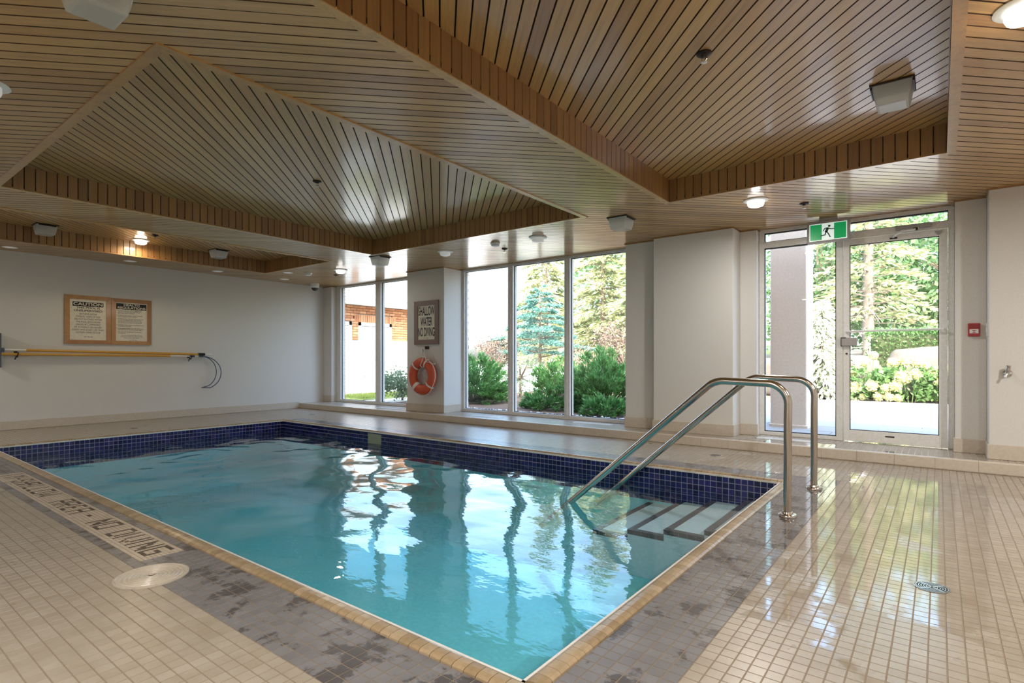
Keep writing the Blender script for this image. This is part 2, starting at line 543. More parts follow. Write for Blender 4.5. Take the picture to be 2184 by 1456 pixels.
ZC, ZU = 2.53, 2.74
X0, X1, Y0, Y1 = -10.4, 3.5, -2.0, 7.15
STEP_Y, STEP_Z = 6.36, 0.105
PX0, PX1, PY0, PY1 = -8.51, -1.02, 1.385, 4.915         # pool opening
CX0, CX1, CY0, CY1 = -8.585, -0.9464, 1.309, 4.99       # outer edge of the coping
TP = 0.0509                                             # deck tile pitch
WATER = -0.155

# ------------------------------------------------------------------ floor slab and deck tiles
mb = MB()
for a in ((X0, X1, Y0, CY0), (X0, X1, CY1, STEP_Y + 0.02), (X0, CX0, CY0, CY1), (CX1, X1, CY0, CY1)):
    mb.box(a[0], a[1], a[2], a[3], -0.12, -0.0016)
floor = tag(mb.build('floor', M['grout']), 'tiled pool deck of small beige tiles with a grey tile border', 'floor', kind='structure')

TX0, TY0 = -0.641, 1.0035
PANEL = (TX0 - 114 * TP, TX0 - 49 * TP, TY0 + TP, TY0 + 5 * TP)
i = np.arange(-192, 40); j = np.arange(-15, 106)
I, J = np.meshgrid(i, j, indexing='ij')
tx = (TX0 + I * TP).ravel(); ty = (TY0 + J * TP).ravel()
x0 = np.maximum(tx, X0); x1 = np.minimum(tx + TP, 1.35); y0 = np.maximum(ty, 0.25); y1 = np.minimum(ty + TP, STEP_Y)
e = 1e-4
def clear(x0, x1, y0, y1, R):
    return (x1 <= R[0] + e) | (x0 >= R[1] - e) | (y1 <= R[2] + e) | (y0 >= R[3] - e)
# cut the rows that meet the far and left coping part-way
inx = (x1 > CX0 + e) & (x0 < CX1 - e)
y0 = np.where(inx & (y0 < CY1) & (y1 > CY1), CY1, y0)
iny = (y1 > CY0 + e) & (y0 < CY1 - e)
x1 = np.where(iny & (x0 < CX0) & (x1 > CX0), CX0, x1)
keep = (x1 - x0 > 0.008) & (y1 - y0 > 0.008) & clear(x0, x1, y0, y1, (CX0, CX1, CY0, CY1)) & clear(x0, x1, y0, y1, PANEL)
x0, x1, y0, y1 = x0[keep], x1[keep], y0[keep], y1[keep]
cxm, cym = (x0 + x1) / 2, (y0 + y1) / 2
grey = ((cxm > CX1) & (cxm < TX0) & (cym > TY0) & (cym < CY1 + 0.31)) | ((cym < CY0) & (cym > TY0) & (cxm < TX0)) | ((cym > CY1) & (cym < CY1 + 0.31) & (cxm < TX0) & (cxm > CX0 - 0.0))
full = (x1 - x0 > TP - e) & (y1 - y0 > TP - e)

def tiles_np(x0, x1, y0, y1, g=0.0017, c=0.0010, zt=0.0, zb=-0.0035, jit=0.0):
    n = len(x0)
    V = np.zeros((n, 8, 3), np.float32)
    z = zt + (rng.random(n) - 0.5) * jit
    for k, (a, b) in enumerate(((x0, y0), (x1, y0), (x1, y1), (x0, y1))):
        sx = 1 if k in (0, 3) else -1
        sy = 1 if k in (0, 1) else -1
        V[:, k, 0] = a + sx * g; V[:, k, 1] = b + sy * g; V[:, k, 2] = zb
        V[:, 4 + k, 0] = a + sx * (g + c); V[:, 4 + k, 1] = b + sy * (g + c); V[:, 4 + k, 2] = z
    q = np.array([(4, 5, 6, 7), (0, 1, 5, 4), (1, 2, 6, 5), (2, 3, 7, 6), (3, 0, 4, 7)])
    Q = (q[None] + 8 * np.arange(n)[:, None, None]).reshape(-1, 4)
    return V.reshape(-1, 3), Q

u, v, ok, w = view_px(np.stack([cxm, cym, np.zeros_like(cxm)], 1))
area = np.where(ok & full, TP * TP * 1184 ** 2 * 1.0 / w ** 3, 0)
singles = np.argsort(-area)[:300]
single = np.zeros(len(cxm), bool); single[singles] = True
F = ~single
V, Q = tiles_np(x0[F], x1[F], y0[F], y1[F], jit=0.0002)
link('tile_field', np_mesh('tile_field', V, Q, [M['beige'], M['grey']], np.repeat(grey[F].astype(int), 5)), floor, 'stuff')
tm = []
h_ = np.array([TP / 2])
for m_ in (M['beige'], M['grey']):
    V, Q = tiles_np(-h_, h_, -h_, h_)
    tm.append(np_mesh('deck_tile', V, Q, m_))
for k in singles:
    o = link('tile', tm[int(grey[k])], floor)
    o.location = (cxm[k], cym[k], rng.uniform(-0.0001, 0.0001))

# the warning laid in mosaic beside the pool
FONT = {
 'S': ('01110', '10001', '10000', '01110', '00001', '10001', '01110'), 'H': ('10001',) * 3 + ('11111',) + ('10001',) * 3,
 'A': ('11111', '10001', '10001', '11111', '10001', '10001', '10001'), 'L': ('1000',) * 6 + ('1111',),
 'O': ('11111', '10001', '10001', '10001', '10001', '10001', '11111'), 'W': ('10001', '10001', '10001', '10101', '10101', '11011', '10001'),
 'R': ('11111', '10001', '10001', '11111', '10100', '10010', '10001'), 'E': ('1111', '1000', '1000', '1110', '1000', '1000', '1111'),
 'N': ('10001', '11001', '11101', '10101', '10111', '10011', '10001'), 'D': ('11110', '10001', '10001', '10001', '10001', '10001', '11110'),
 'I': ('1',) * 7, 'V': ('10001', '10001', '10001', '10001', '10001', '01010', '00100'), 'G': ('11111', '10000', '10000', '10111', '10001', '10001', '11111'),
 '1': ('1',) * 7, 'M': ('10001', '11011', '10101', '10101', '10001', '10001', '10001'), '-': ('000', '000', '000', '111', '000', '000', '000')}
WORDS = [('1', -6.36), ('M', -6.26), ('-', -6.135), ('S', -6.045), ('H', -5.92), ('A', -5.803), ('L', -5.66), ('L', -5.545), ('O', -5.42), ('W', -5.285),
         ('A', -4.937), ('R', -4.80), ('E', -4.667), ('A', -4.545), ('-', -4.335), ('N', -4.132), ('O', -4.01), ('D', -3.79), ('I', -3.662), ('V', -3.615),
         ('I', -3.48), ('N', -3.43), ('G', -3.305)]
cell = (PANEL[3] - PANEL[2]) / 10
ncol = int(round((PANEL[1] - PANEL[0]) / cell))
cw = (PANEL[1] - PANEL[0]) / ncol
grid = np.zeros((ncol, 10), bool)
for ch, wx in WORDS:
    c0 = int(round((wx - PANEL[0]) / cw))
    for r_, row in enumerate(FONT[ch]):
        for k, b_ in enumerate(row):
            if b_ == '1' and 0 <= c0 + k < ncol: grid[c0 + k, 8 - r_] = True
gi, gj = np.meshgrid(np.arange(ncol), np.arange(10), indexing='ij')
gx, gy, gl_ = PANEL[0] + gi.ravel() * cw, PANEL[2] + gj.ravel() * cell, grid.ravel()
for nm, sel, mt in (('mosaic_field', ~gl_, M['mosaic']), ('lettering', gl_, M['letter'])):
    V, Q = tiles_np(gx[sel], gx[sel] + cw, gy[sel], gy[sel] + cell, 0.0009, 0.0009)
    o = link(nm, np_mesh(nm, V, Q, mt), floor, 'stuff')
o['label'] = 'dark mosaic lettering 1M SHALLOW AREA NO DIVING'

# ------------------------------------------------------------------ pool basin, tile band, coping, steps, water
mb = MB()
D = -0.62
T_ = 0.12
mb.box(PX0 - T_, PX1 + T_, PY0 - T_, PY1 + T_, D - 0.1, D)
for a in ((PX0 - T_, PX1 + T_, PY0 - T_, PY0), (PX0 - T_, PX1 + T_, PY1, PY1 + T_), (PX0 - T_, PX0, PY0, PY1), (PX1, PX1 + T_, PY0, PY1)):
    mb.box(a[0], a[1], a[2], a[3], D, -0.004)
basin = tag(mb.build('pool_basin_floor', M['plaster']), 'turquoise swimming pool basin with navy tile band and tan coping', 'pool', kind='structure')

# navy band, six rows, on all four sides
rows = 6
bt = 0.0515
pieces = []                                              # (centre, axis)
nx = int(round((PX1 - PX0) / bt)); ny = int(round((PY1 - PY0) / bt))
bx, by = (PX1 - PX0) / nx, (PY1 - PY0) / ny
for r_ in range(rows):
    zc = -0.012 - bt * (r_ + 0.5)
    for k in range(nx):
        pieces.append((PX0 + (k + 0.5) * bx, PY1, zc, 0)); pieces.append((PX0 + (k + 0.5) * bx, PY0, zc, 1))
    for k in range(ny):
        pieces.append((PX0, PY0 + (k + 0.5) * by, zc, 2)); pieces.append((PX1, PY0 + (k + 0.5) * by, zc, 3))
pieces = np.array(pieces)
u, v, ok, w = view_px(pieces[:, :3])
score = np.where(ok & (pieces[:, 2] > WATER - 0.02) & ((pieces[:, 3] == 0) | (pieces[:, 3] == 2)), 1 / w, 0)
score *= np.where(pieces[:, 3] == 0, 1.0, 0.8)
best = np.argsort(-score)[:300]
hb = bt / 2
def band_tile(axis):
    g, c, t = 0.0022, 0.0015, 0.006
    a = np.array([-hb])
    V, Q = tiles_np(a, -a, a, -a, g, c, t, -0.001)
    P = V.copy()
    if axis == 0: P = np.stack([V[:, 0], -V[:, 2], V[:, 1]], 1)
    if axis == 1: P = np.stack([-V[:, 0], V[:, 2], V[:, 1]], 1)
    if axis == 2: P = np.stack([V[:, 2], V[:, 0], V[:, 1]], 1)
    if axis == 3: P = np.stack([-V[:, 2], -V[:, 0], V[:, 1]], 1)
    return P, Q
bm_ = []
for a in range(4):
    P, Q = band_tile(a)
    bm_.append((P, Q, np_mesh('band_tile', P, Q, M['blue'])))
sel = np.zeros(len(pieces), bool); sel[best] = True
Vs, Qs, off = [], [], 0
for p, s_ in zip(pieces, sel):
    P, Q, me = bm_[int(p[3])]
    if s_:
        o = link('tile', me, basin); o.location = p[:3]
    else:
        Vs.append(P + p[:3]); Qs.append(Q + off); off += len(P)
link('tile_band', np_mesh('tile_band', np.concatenate(Vs), np.concatenate(Qs), M['blue']), basin, 'stuff')
mb = MB()                                                # the pale grout behind the band
zb, zt = -0.012 - rows * bt, -0.012
g = 0.0012
for a in ((PX0, PX1, PY1 - g, PY1), (PX0, PX1, PY0, PY0 + g), (PX0, PX0 + g, PY0, PY1), (PX1 - g, PX1, PY0, PY1)):
    mb.box(a[0], a[1], a[2], a[3], zb, zt)
mb.build('band_grout', M['lightgrout'], basin)
mb = MB()
mb.box(-6.30, -6.02, PY1 - 0.014, PY1 - 0.002, -0.165, -0.03)
o = mb.build('skimmer_plate', simple('skimmer_plate', (0.30, 0.33, 0.24), 0.4), basin)
o['label'] = 'greenish return fitting plate set in the far navy tile band'

# coping pieces
prof = [(0.0, -0.004), (0.001, 0.005), (0.012, 0.011), (0.030, 0.013), (0.052, 0.012), (0.066, 0.006), (0.073, -0.004), (0.0745, -0.016)]
def coping_mesh(L):
    mb = MB(); n = len(prof); h = L / 2 - 0.0012
    vs = [(-h, a, b) for a, b in prof] + [(h, a, b) for a, b in prof]
    fs = [(k, k + 1, n + k + 1, n + k) for k in range(n - 1)] + [tuple(range(n)), tuple(range(n, 2 * n))[::-1]]
    mb.add(vs, [f[::-1] for f in fs])
    return mb.mesh('coping_tile', M['coping'])
cop = []
for (ax_, a0, a1, fixed, rz) in (('x', CX0, CX1, CY0, 0), ('x', CX0, CX1, CY1, PI), ('y', PY0, PY1, CX1, PI / 2), ('y', PY0, PY1, CX0, -PI / 2)):
    n = int(round((a1 - a0) / 0.0515)); L = (a1 - a0) / n
    me = coping_mesh(L)
    for k in range(n):
        c = a0 + (k + 0.5) * L
        cop.append(((c, fixed, 0) if ax_ == 'x' else (fixed, c, 0), rz, me))
u, v, ok, w = view_px(np.array([c[0] for c in cop]))
sc_ = np.where(ok, 1 / w, 0)
best = set(np.argsort(-sc_)[:300].tolist())
rest = MB()
for k, (p, rz, me) in enumerate(cop):
    if k in best:
        o = link('coping_tile', me, basin); o.location = p; o.rotation_euler = (0, 0, rz)
    else:
        c, s = math.cos(rz), math.sin(rz)
        rest.add([(p[0] + c * q.co.x - s * q.co.y, p[1] + s * q.co.x + c * q.co.y, q.co.z) for q in me.vertices], [tuple(f.vertices) for f in me.polygons])
rest.build('coping_run', M['coping'], basin, kind='stuff')
mb = MB()
d = 0.010
zt, zb = -0.001, -0.016
for a in ((PX0, PX1, PY0, PY0 + d), (PX0, PX1, PY1 - d, PY1), (PX0, PX0 + d, PY0, PY1), (PX1 - d, PX1, PY0, PY1)):
    mb.box(a[0], a[1], a[2], a[3], zb, zt)
o = mb.build('coping_edge', M['edge'], basin)
o['label'] = 'thin white lip along the inside of the coping'

# entry steps in the corner below the windows
SY0 = 3.85
st = thing('pool_steps', (-1.3, 4.4, WATER), 'white submerged entry steps with dark tile edges in the pool corner', 'steps')
st['kind'] = 'structure'
def local(o, parent):
    o.parent = parent
    o.matrix_parent_inverse = parent.matrix_basis.inverted() if False else __import__('mathutils').Matrix.Translation(-Vector(parent.location))
    return o
steps = [(-1.285, -0.185), (-1.578, -0.235), (-1.862, -0.285), (-2.16, -0.34)]
xr = PX1 - 0.004
for k, (sx, sz) in enumerate(steps):
    back = xr if k == 0 else steps[k - 1][0]
    bot = D + 0.002
    mb = MB(); mb.box(sx, back - 0.0005, SY0, PY1 - 0.008, bot, sz)
    local(mb.build('step', M['steptile']), st)
    mb = MB()
    w_ = 0.05
    n = 20
    for q in range(n):
        ya = SY0 + q * (PY1 - 0.01 - SY0) / n
        yb = SY0 + (q + 1) * (PY1 - 0.01 - SY0) / n - 0.0015
        mb.box(sx - 0.002, sx + w_, ya - (0.002 if q == 0 else 0), yb, sz - 0.03, sz + 0.003)
    n = max(3, int((back - sx - w_) / 0.05))
    for q in range(n):
        xa = sx + w_ + 0.0015 + q * (back - sx - w_) / n
        xb = sx + w_ + (q + 1) * (back - sx - w_) / n
        mb.box(xa, xb - 0.0005, SY0 - 0.002, SY0 + w_, sz - 0.03, sz + 0.003)
    local(mb.build('nosing', M['nosing'], kind='stuff'), st)

# water: a closed body with a rippled top
gx_, gy_ = 300, 142
ex = 0.004
wx = np.linspace(PX0 + ex, PX1 - ex, gx_); wy = np.linspace(PY0 + ex, PY1 - ex, gy_)
WX, WY = np.meshgrid(wx, wy, indexing='ij')
H = np.zeros_like(WX)
for k in range(26):
    lam = rng.uniform(0.22, 0.95)
    th = rng.normal(1.25, 0.75)
    ph = rng.uniform(0, 2 * PI)
    H += lam * 0.0018 * np.sin(2 * PI / lam * (WX * math.cos(th) + WY * math.sin(th)) + ph + 0.8 * np.sin(1.3 * WX + k) + 0.6 * np.sin(1.7 * WY + 2 * k))
for (jx, jy, am, lam) in ((-6.9, 2.9, 0.0035, 0.34), (-7.3, 3.9, 0.002, 0.27)):
    R = np.hypot(WX - jx, WY - jy)
    H += am * np.sin(2 * PI * R / lam) * np.exp(-R / 1.15)
calm = np.clip((WX + 3.9) / 2.2, 0, 1) * 0.68
H *= (1 - calm)
top = np.stack([WX, WY, WATER + H], -1).reshape(-1, 3)
idx = np.arange(gx_ * gy_).reshape(gx_, gy_)
Q = np.stack([idx[:-1, :-1], idx[1:, :-1], idx[1:, 1:], idx[:-1, 1:]], -1).reshape(-1, 4)
ring = np.concatenate([idx[:, 0], idx[-1, 1:], idx[-2::-1, -1], idx[0, -2:0:-1]])
nb = len(top)
bottom = top[ring].copy(); bottom[:, 2] = D + 0.004
V = np.concatenate([top, bottom])
k = len(ring); rr = np.arange(k); r2 = (rr + 1) % k
side = np.stack([ring[rr], nb + rr, nb + r2, ring[r2]], 1)
me = np_mesh('pool_water', V, np.concatenate([Q, side]), M['water'])
import bmesh
bm = bmesh.new(); bm.from_mesh(me); bm.verts.ensure_lookup_table()
fb = bm.faces.new([bm.verts[nb + q] for q in range(k)][::-1])
bmesh.ops.recalc_face_normals(bm, faces=bm.faces)
for f in bm.faces: f.smooth = len(f.verts) == 4 and abs(f.normal.z) > 0.5
for ed in bm.edges:
    if len(ed.link_faces) == 2 and ed.link_faces[0].normal.dot(ed.link_faces[1].normal) < 0.5: ed.smooth = False
bm.to_mesh(me); bm.free()
tag(link('pool_water', me), 'rippled turquoise water filling the indoor pool', 'water', kind='structure')

# ------------------------------------------------------------------ ledge along the windows, walls, pillars
mb = MB()
mb.box(X0, X1, STEP_Y + 0.012, 7.5, 0, STEP_Z - 0.003)
ledge = tag(mb.build('ledge_slab', M['base']), 'low tiled ledge running along the window wall', 'ledge', kind='structure')
mb = MB()
pr = [(0.006, -0.001), (0.001, 0.006), (0.0, 0.012), (0.0, 0.096), (0.002, 0.101), (0.006, 0.104), (0.011, 0.105), (0.05, 0.105), (0.05, -0.001)]
L_ = 0.305
n = int((X1 - X0) / L_)
for k in range(n):
    a, b = X0 + k * L_ + 0.0008, X0 + (k + 1) * L_ - 0.0008
    m_ = len(pr)
    mb.add([(a, STEP_Y + p, q) for p, q in pr] + [(b, STEP_Y + p, q) for p, q in pr],
           [(q, m_ + q, m_ + (q + 1) % m_, (q + 1) % m_) for q in range(m_)] + [tuple(range(m_)), tuple(range(m_, 2 * m_))[::-1]])
mb.build('riser_tile', M['base'], ledge, kind='stuff')
ii, jj = np.meshgrid(np.arange(-192, 28), np.arange(0, 15), indexing='ij')
lx, ly = (TX0 + ii * TP).ravel(), (STEP_Y + 0.05 + jj * TP).ravel()
kp = (lx >= X0)
V, Q = tiles_np(lx[kp], lx[kp] + TP, ly[kp], ly[kp] + TP, zt=STEP_Z, zb=STEP_Z - 0.004)
link('tile_field', np_mesh('ledge_tiles', V, Q, M['beige']), ledge, 'stuff')

def wall(name, a, label, mat='wall'):
    mb = MB(); mb.box(*a)
    return tag(mb.build(name, M[mat]), label, 'wall', kind='structure')
wall('wall_left', (X0 - 0.2, X0, Y0, 7.2, -0.12, 2.85), 'long off white painted wall carrying the framed notices')
wall('wall_back', (X0, X1, Y0 - 0.2, Y0, -0.12, 2.85), 'plain off white wall opposite the windows')
wall('wall_right', (X1, X1 + 0.2, Y0, 7.2, -0.12, 2.85), 'plain off white end wall past the glass door')
mb = MB(); mb.cbox(X0, X0 + 0.014, Y0, STEP_Y, 0.002, 0.127, 0.003)
tag(mb.build('baseboard_left', M['base']), 'beige tile skirting along the long painted wall', 'baseboard', kind='structure')

def pillar(x0, x1, y0, label, name='pillar', sides=(1, 1)):
    """a square white pier standing on the ledge with a tile skirting and a dark trim under the ceiling"""
    mb = MB(); mb.cbox(x0, x1, y0, 7.16, STEP_Z - 0.002, ZC + 0.004, 0.004)
    o = tag(mb.build(name, M['wall']), label, 'pillar', kind='structure')
    b = 0.013
    mb = MB(); mb.cbox(x0 - b * sides[0], x1 + b * sides[1], y0 - b, 7.0, STEP_Z, STEP_Z + 0.132, 0.003)
    mb.build('baseboard', M['base'], o)
    mb = MB(); mb.box(x0 - 0.012 * sides[0], x1 + 0.012 * sides[1], y0 - 0.012, 7.05, ZC - 0.014, ZC + 0.001)
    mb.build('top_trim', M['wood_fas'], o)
    return o
pillar(X0, -10.10, 6.92, 'narrow white pier in the corner by the long painted wall', sides=(0, 1))
pillar(-7.405, -6.50, 6.60, 'white pillar between the windows carrying the lifebuoy')
pillar(-3.305, -2.86, 6.77, 'narrow recessed white pier at the end of the three pane window', sides=(1, 0))
pillar(-2.86, -1.89, 6.65, 'broad white wall panel behind the handrails', sides=(1, 1))
pillar(-1.89, -1.70, 6.93, 'slim white pier at the hinge free side of the door glazing', sides=(0, 1))
pillar(0.122, 0.355, 6.86, 'white pier beside the door with the red alarm station', sides=(1, 0))
pillar(0.355, X1, 6.57, 'white wall section right of the door with the hose tap', sides=(1, 0))

# brick outer leaf behind the piers
outer = bpy.data.objects.new('wall_outer', None); col.objects.link(outer)
tag(outer, 'outer brick leaf of the pool building seen past the window edges', 'wall', kind='structure')
mb = MB(); bk = MB()
for a, b in ((X0 - 0.3, -10.40), (-7.37, -6.74), (-3.28, -1.90), (0.14, X1 + 0.2)):
    mb.box(a + 0.006, b - 0.006, 7.17, 7.47, -0.2, 2.85)
    z = -0.2
    r_ = 0
    while z < 2.8:
        xx = a - (0.1 if r_ % 2 else 0)
        while xx < b:
            xa, xb = max(a, xx), min(b, xx + 0.20)
            if xb - xa > 0.02: bk.box(xa, xb, 7.165, 7.478, z, z + 0.062)
            xx += 0.21
        z += 0.073; r_ += 1
mb.box(X0 - 0.3, X1 + 0.2, 7.17, 7.47, 2.56, 2.85)
mb.build('mortar_core', M['mortar'], outer)
bk.build('brickwork', M['brick'], outer, kind='stuff')
mb = MB(); mb.box(X0 - 0.5, X1 + 0.4, Y0 - 0.3, 7.55, 2.82, 4.4)
tag(mb.build('roof_slab', M['roofwhite']), 'upper storey of the building above the pool hall', 'roof', kind='structure')

# ------------------------------------------------------------------ windows and glass door
_fb = [0]
def frame_bar(mb, x0, x1, z0, z1, y0=7.04, y1=7.15, c=0.004):
    _fb[0] = (_fb[0] + 1) % 7
    mb.cbox(x0, x1, y0 + 0.0008 * _fb[0], y1 - 0.0008 * _fb[0], z0, z1, c)
def window(name, xs, label):
    """xs: frame left, (mullion left, right)..., frame right"""
    o = bpy.data.objects.new(name, None); col.objects.link(o)
    tag(o, label, 'window', kind='structure')
    zs0, zs1, zh0, zh1 = STEP_Z, STEP_Z + 0.055, ZC - 0.035, ZC + 0.002
    mb = MB()
    frame_bar(mb, xs[0][0], xs[0][1], zs0, zh1)
    frame_bar(mb, xs[-1][0], xs[-1][1], zs0, zh1)
    frame_bar(mb, xs[0][0], xs[-1][1], zs0, zs1, 7.03)
    frame_bar(mb, xs[0][0], xs[-1][1], zh0, zh1)
    mb.build('window_frame', M['frame'], o)
    for m in xs[1:-1]:
        mb = MB(); frame_bar(mb, m[0], m[1], zs1, zh0, 7.03)
        mid = (m[0] + m[1]) / 2
        mb.cbox(mid - 0.012, mid + 0.012, 7.018, 7.04, zs1, zh0, 0.003)
        mb.build('mullion', M['frame'], o)
    for a, b in zip(xs[:-1], xs[1:]):
        mb = MB(); mb.box(a[1] - 0.006, b[0] + 0.006, 7.092, 7.098, zs1 - 0.006, zh0 + 0.006)
        mb.build('pane', M['glass'], o)
        gk = MB()
        for q in ((a[1], a[1] + 0.007, zs1, zh0), (b[0] - 0.007, b[0], zs1, zh0), (a[1], b[0], zs1, zs1 + 0.007), (a[1], b[0], zh0 - 0.007, zh0)):
            gk.box(q[0], q[1], 7.075, 7.091, q[2], q[3])
        gk.build('gasket', M['rubber'], o)
    return o
window('window_1', [(-10.10, -9.96), (-8.815, -8.66), (-7.46, -7.40)], 'two pane window beside the long painted wall facing the brick garage')
window('window_2', [(-6.51, -6.45), (-5.50, -5.397), (-4.432, -4.335), (-3.36, -3.30)], 'three pane window looking onto the juniper shrubs')

door = bpy.data.objects.new('door_1', None); col.objects.link(door)
tag(door, 'glazed exit door with side light and transom in white frame', 'door', kind='structure')
DL, DR = -1.70, 0.122
mb = MB()
frame_bar(mb, DL, -1.645, STEP_Z, ZC)
frame_bar(mb, 0.072, DR, STEP_Z, ZC)
frame_bar(mb, -0.902, -0.835, STEP_Z, 2.315)
frame_bar(mb, DL, DR, ZC - 0.04, ZC + 0.002)
frame_bar(mb, DL, DR, 2.312, 2.385)
frame_bar(mb, DL, -0.87, STEP_Z, STEP_Z + 0.042)
mb.build('door_frame', M['frame'], door)
for nm, a in (('transom_pane', (-1.65, 0.078, 2.38, ZC - 0.036)), ('side_pane', (-1.65, -0.90, STEP_Z + 0.04, 2.316))):
    mb = MB(); mb.box(a[0], a[1], 7.092, 7.098, a[2], a[3]); mb.build(nm, M['glass'], door)
    gk = MB(); q = 0.007
    a = (a[0] + 0.005, a[1] - 0.005, a[2] + 0.004, a[3] - 0.004)
    for r_ in ((a[0], a[0] + q, a[2], a[3]), (a[1] - q, a[1], a[2], a[3]), (a[0], a[1], a[2], a[2] + q), (a[0], a[1], a[3] - 1.6 * q, a[3])):
        gk.box(r_[0], r_[1], 7.06, 7.091, r_[2], r_[3])
    gk.build('gasket', M['rubber'], door)
lx0, lx1, lz0, lz1 = -0.831, 0.068, STEP_Z + 0.008, 2.306
gx0, gx1, gz0, gz1 = -0.772, 0.0, 0.232, 2.238
mb = MB()
mb.cbox(lx0, gx0, 7.03, 7.075, lz0, lz1, 0.004); mb.cbox(gx1, lx1, 7.03, 7.075, lz0, lz1, 0.004)
mb.cbox(gx0, gx1, 7.031, 7.074, lz0, gz0, 0.003); mb.cbox(gx0, gx1, 7.031, 7.074, gz1, lz1, 0.003)
leaf = mb.build('door_leaf', M['white'], door)
mb = MB(); mb.box(gx0 - 0.005, gx1 + 0.005, 7.05, 7.056, gz0 - 0.005, gz1 + 0.005); mb.build('pane', M['glass'], leaf)
gk = MB(); q = 0.007
for r_ in ((gx0, gx0 + q, gz0, gz1), (gx1 - q, gx1, gz0, gz1), (gx0, gx1, gz0, gz0 + q), (gx0, gx1, gz1 - q, gz1)):
    gk.box(r_[0], r_[1], 7.036, 7.049, r_[2], r_[3])
gk.build('gasket', M['rubber'], leaf)
mb = MB(); mb.tube([(lx0 + 0.03, 7.03, 1.30), (lx0 + 0.03, 6.985, 1.30), (lx1 - 0.03, 6.985, 1.30), (lx1 - 0.03, 7.03, 1.30)], 0.010, 10)
mb.build('push_bar', M['white'], leaf)
mb = MB(); mb.cbox(-0.845, -0.70, 6.985, 7.032, 1.145, 1.232, 0.005); o = mb.build('latch_case', M['grey_plastic'], leaf)
mb = MB(); mb.box(-0.852, -0.844, 6.99, 7.03, 1.14, 1.237); mb.box(-0.84, -0.80, 6.981, 6.986, 1.228, 1.236); mb.build('latch_strike', M['rubber'], o)
mb = MB(); mb.lathe([(0.010, 0.0), (0.010, -0.012), (0.004, -0.014)], 12, (-0.80, 7.031, 1.06), axis='y'); mb.build('keyhole', M['darkmetal'], leaf)
mb = MB(); mb.box(-0.45, -0.37, 7.028, 7.032, 0.178, 0.192); mb.build('weather_tag', M['darkmetal'], leaf)
cl = MB(); cl.cbox(-0.36, -0.06, 6.985, 7.04, 2.335, 2.38, 0.006)
closer = cl.build('door_closer', M['grey_plastic'], door)
mb = MB()
mb.tube([(-0.17, 6.985, 2.335), (-0.20, 6.95, 2.315), (-0.30, 6.90, 2.305)], 0.011, 8)
mb.tube([(-0.30, 6.90, 2.305), (-0.355, 6.96, 2.285), (-0.385, 7.03, 2.27)], 0.011, 8)
mb.build('arm', M['white'], closer)
mb = MB(); mb.cbox(-0.41, -0.345, 7.015, 7.03, 2.255, 2.27, 0.003); mb.cbox(-0.21, -0.17, 6.95, 6.985, 2.31, 2.335, 0.004); mb.build('arm_shoe', M['darkmetal'], closer)
mb = MB(); mb.add([(-0.035, 7.03, 2.285), (0.025, 7.03, 2.285), (-0.005, 7.03, 2.24), (-0.035, 7.0, 2.285), (0.025, 7.0, 2.285)], [(0, 2, 1), (0, 1, 4, 3), (0, 3, 2), (1, 2, 4), (2, 3, 4)])
mb.build('corner_bracket', M['grey_plastic'], leaf)

# ------------------------------------------------------------------ plank ceiling
COFFERS = [(-6.56, -3.05, 1.13, 5.18), (-2.08, 0.045, 1.13, 5.205), (-9.46, -7.53, 1.13, 5.13)]
PW = 0.0805
def strips(rect, holes, diag):
    """planks PW wide laid at 45 degrees over rect less holes: list of planks, a plank = list of (ua, ub, ta0, ta1, tb0, tb1)"""
    def rng_t(R, u):
        if diag > 0:    # along (1,1): u=(y-x)/S2, t=(x+y)/S2
            return max(S2 * R[0] + u, S2 * R[2] - u), min(S2 * R[1] + u, S2 * R[3] - u)
        return max(S2 * R[2] - u, u - S2 * R[1]), min(S2 * R[3] - u, u - S2 * R[0])   # along (-1,1): u=(x+y)/S2, t=(y-x)/S2
    us = []
    for R in [rect] + holes:
        for x in R[:2]:
            for y in R[2:]:
                us.append((y - x) / S2 if diag > 0 else (x + y) / S2)
    lo, hi = min(us), max(us)
    out = []
    k = math.floor(lo / PW)
    while k * PW < hi:
        u0, u1 = k * PW, (k + 1) * PW
        k += 1
        cuts = sorted([u0, u1] + [q for q in us if u0 + 1e-6 < q < u1 - 1e-6])
        prev, planks = [], []
        for ua, ub in zip(cuts[:-1], cuts[1:]):
            um = (ua + ub) / 2
            if rng_t(rect, um)[0] >= rng_t(rect, um)[1]:
                prev = []; continue
            act = sorted((h for h in holes if rng_t(h, um)[0] < rng_t(h, um)[1]), key=lambda h: rng_t(h, um)[0])
            ends = []
            for q in (ua, um, ub):
                a, b = rng_t(rect, q)
                row = [a]
                for h in act:
                    c, d = rng_t(h, q)
                    row += [c, d]
                row.append(b)
                ends.append(row)
            cur = []
            for s in range(0, len(ends[0]), 2):
                if ends[1][s + 1] - ends[1][s] < 0.002: continue
                quad = (ua, ub, ends[0][s], ends[0][s + 1], ends[2][s], ends[2][s + 1])
                home = None
                for pq, pl in prev:
                    if min(pq[5], quad[3]) - max(pq[4], quad[2]) > 1e-4:
                        if home is None:
                            home = pl; pl.append(quad)
                        elif pl is not home:
                            home += pl; pl.clear()
                if home is None:
                    home = [quad]; planks.append(home)
                cur.append((quad, home))
            prev = cur
        out += [(u0, u1, p) for p in planks if p]
    return out
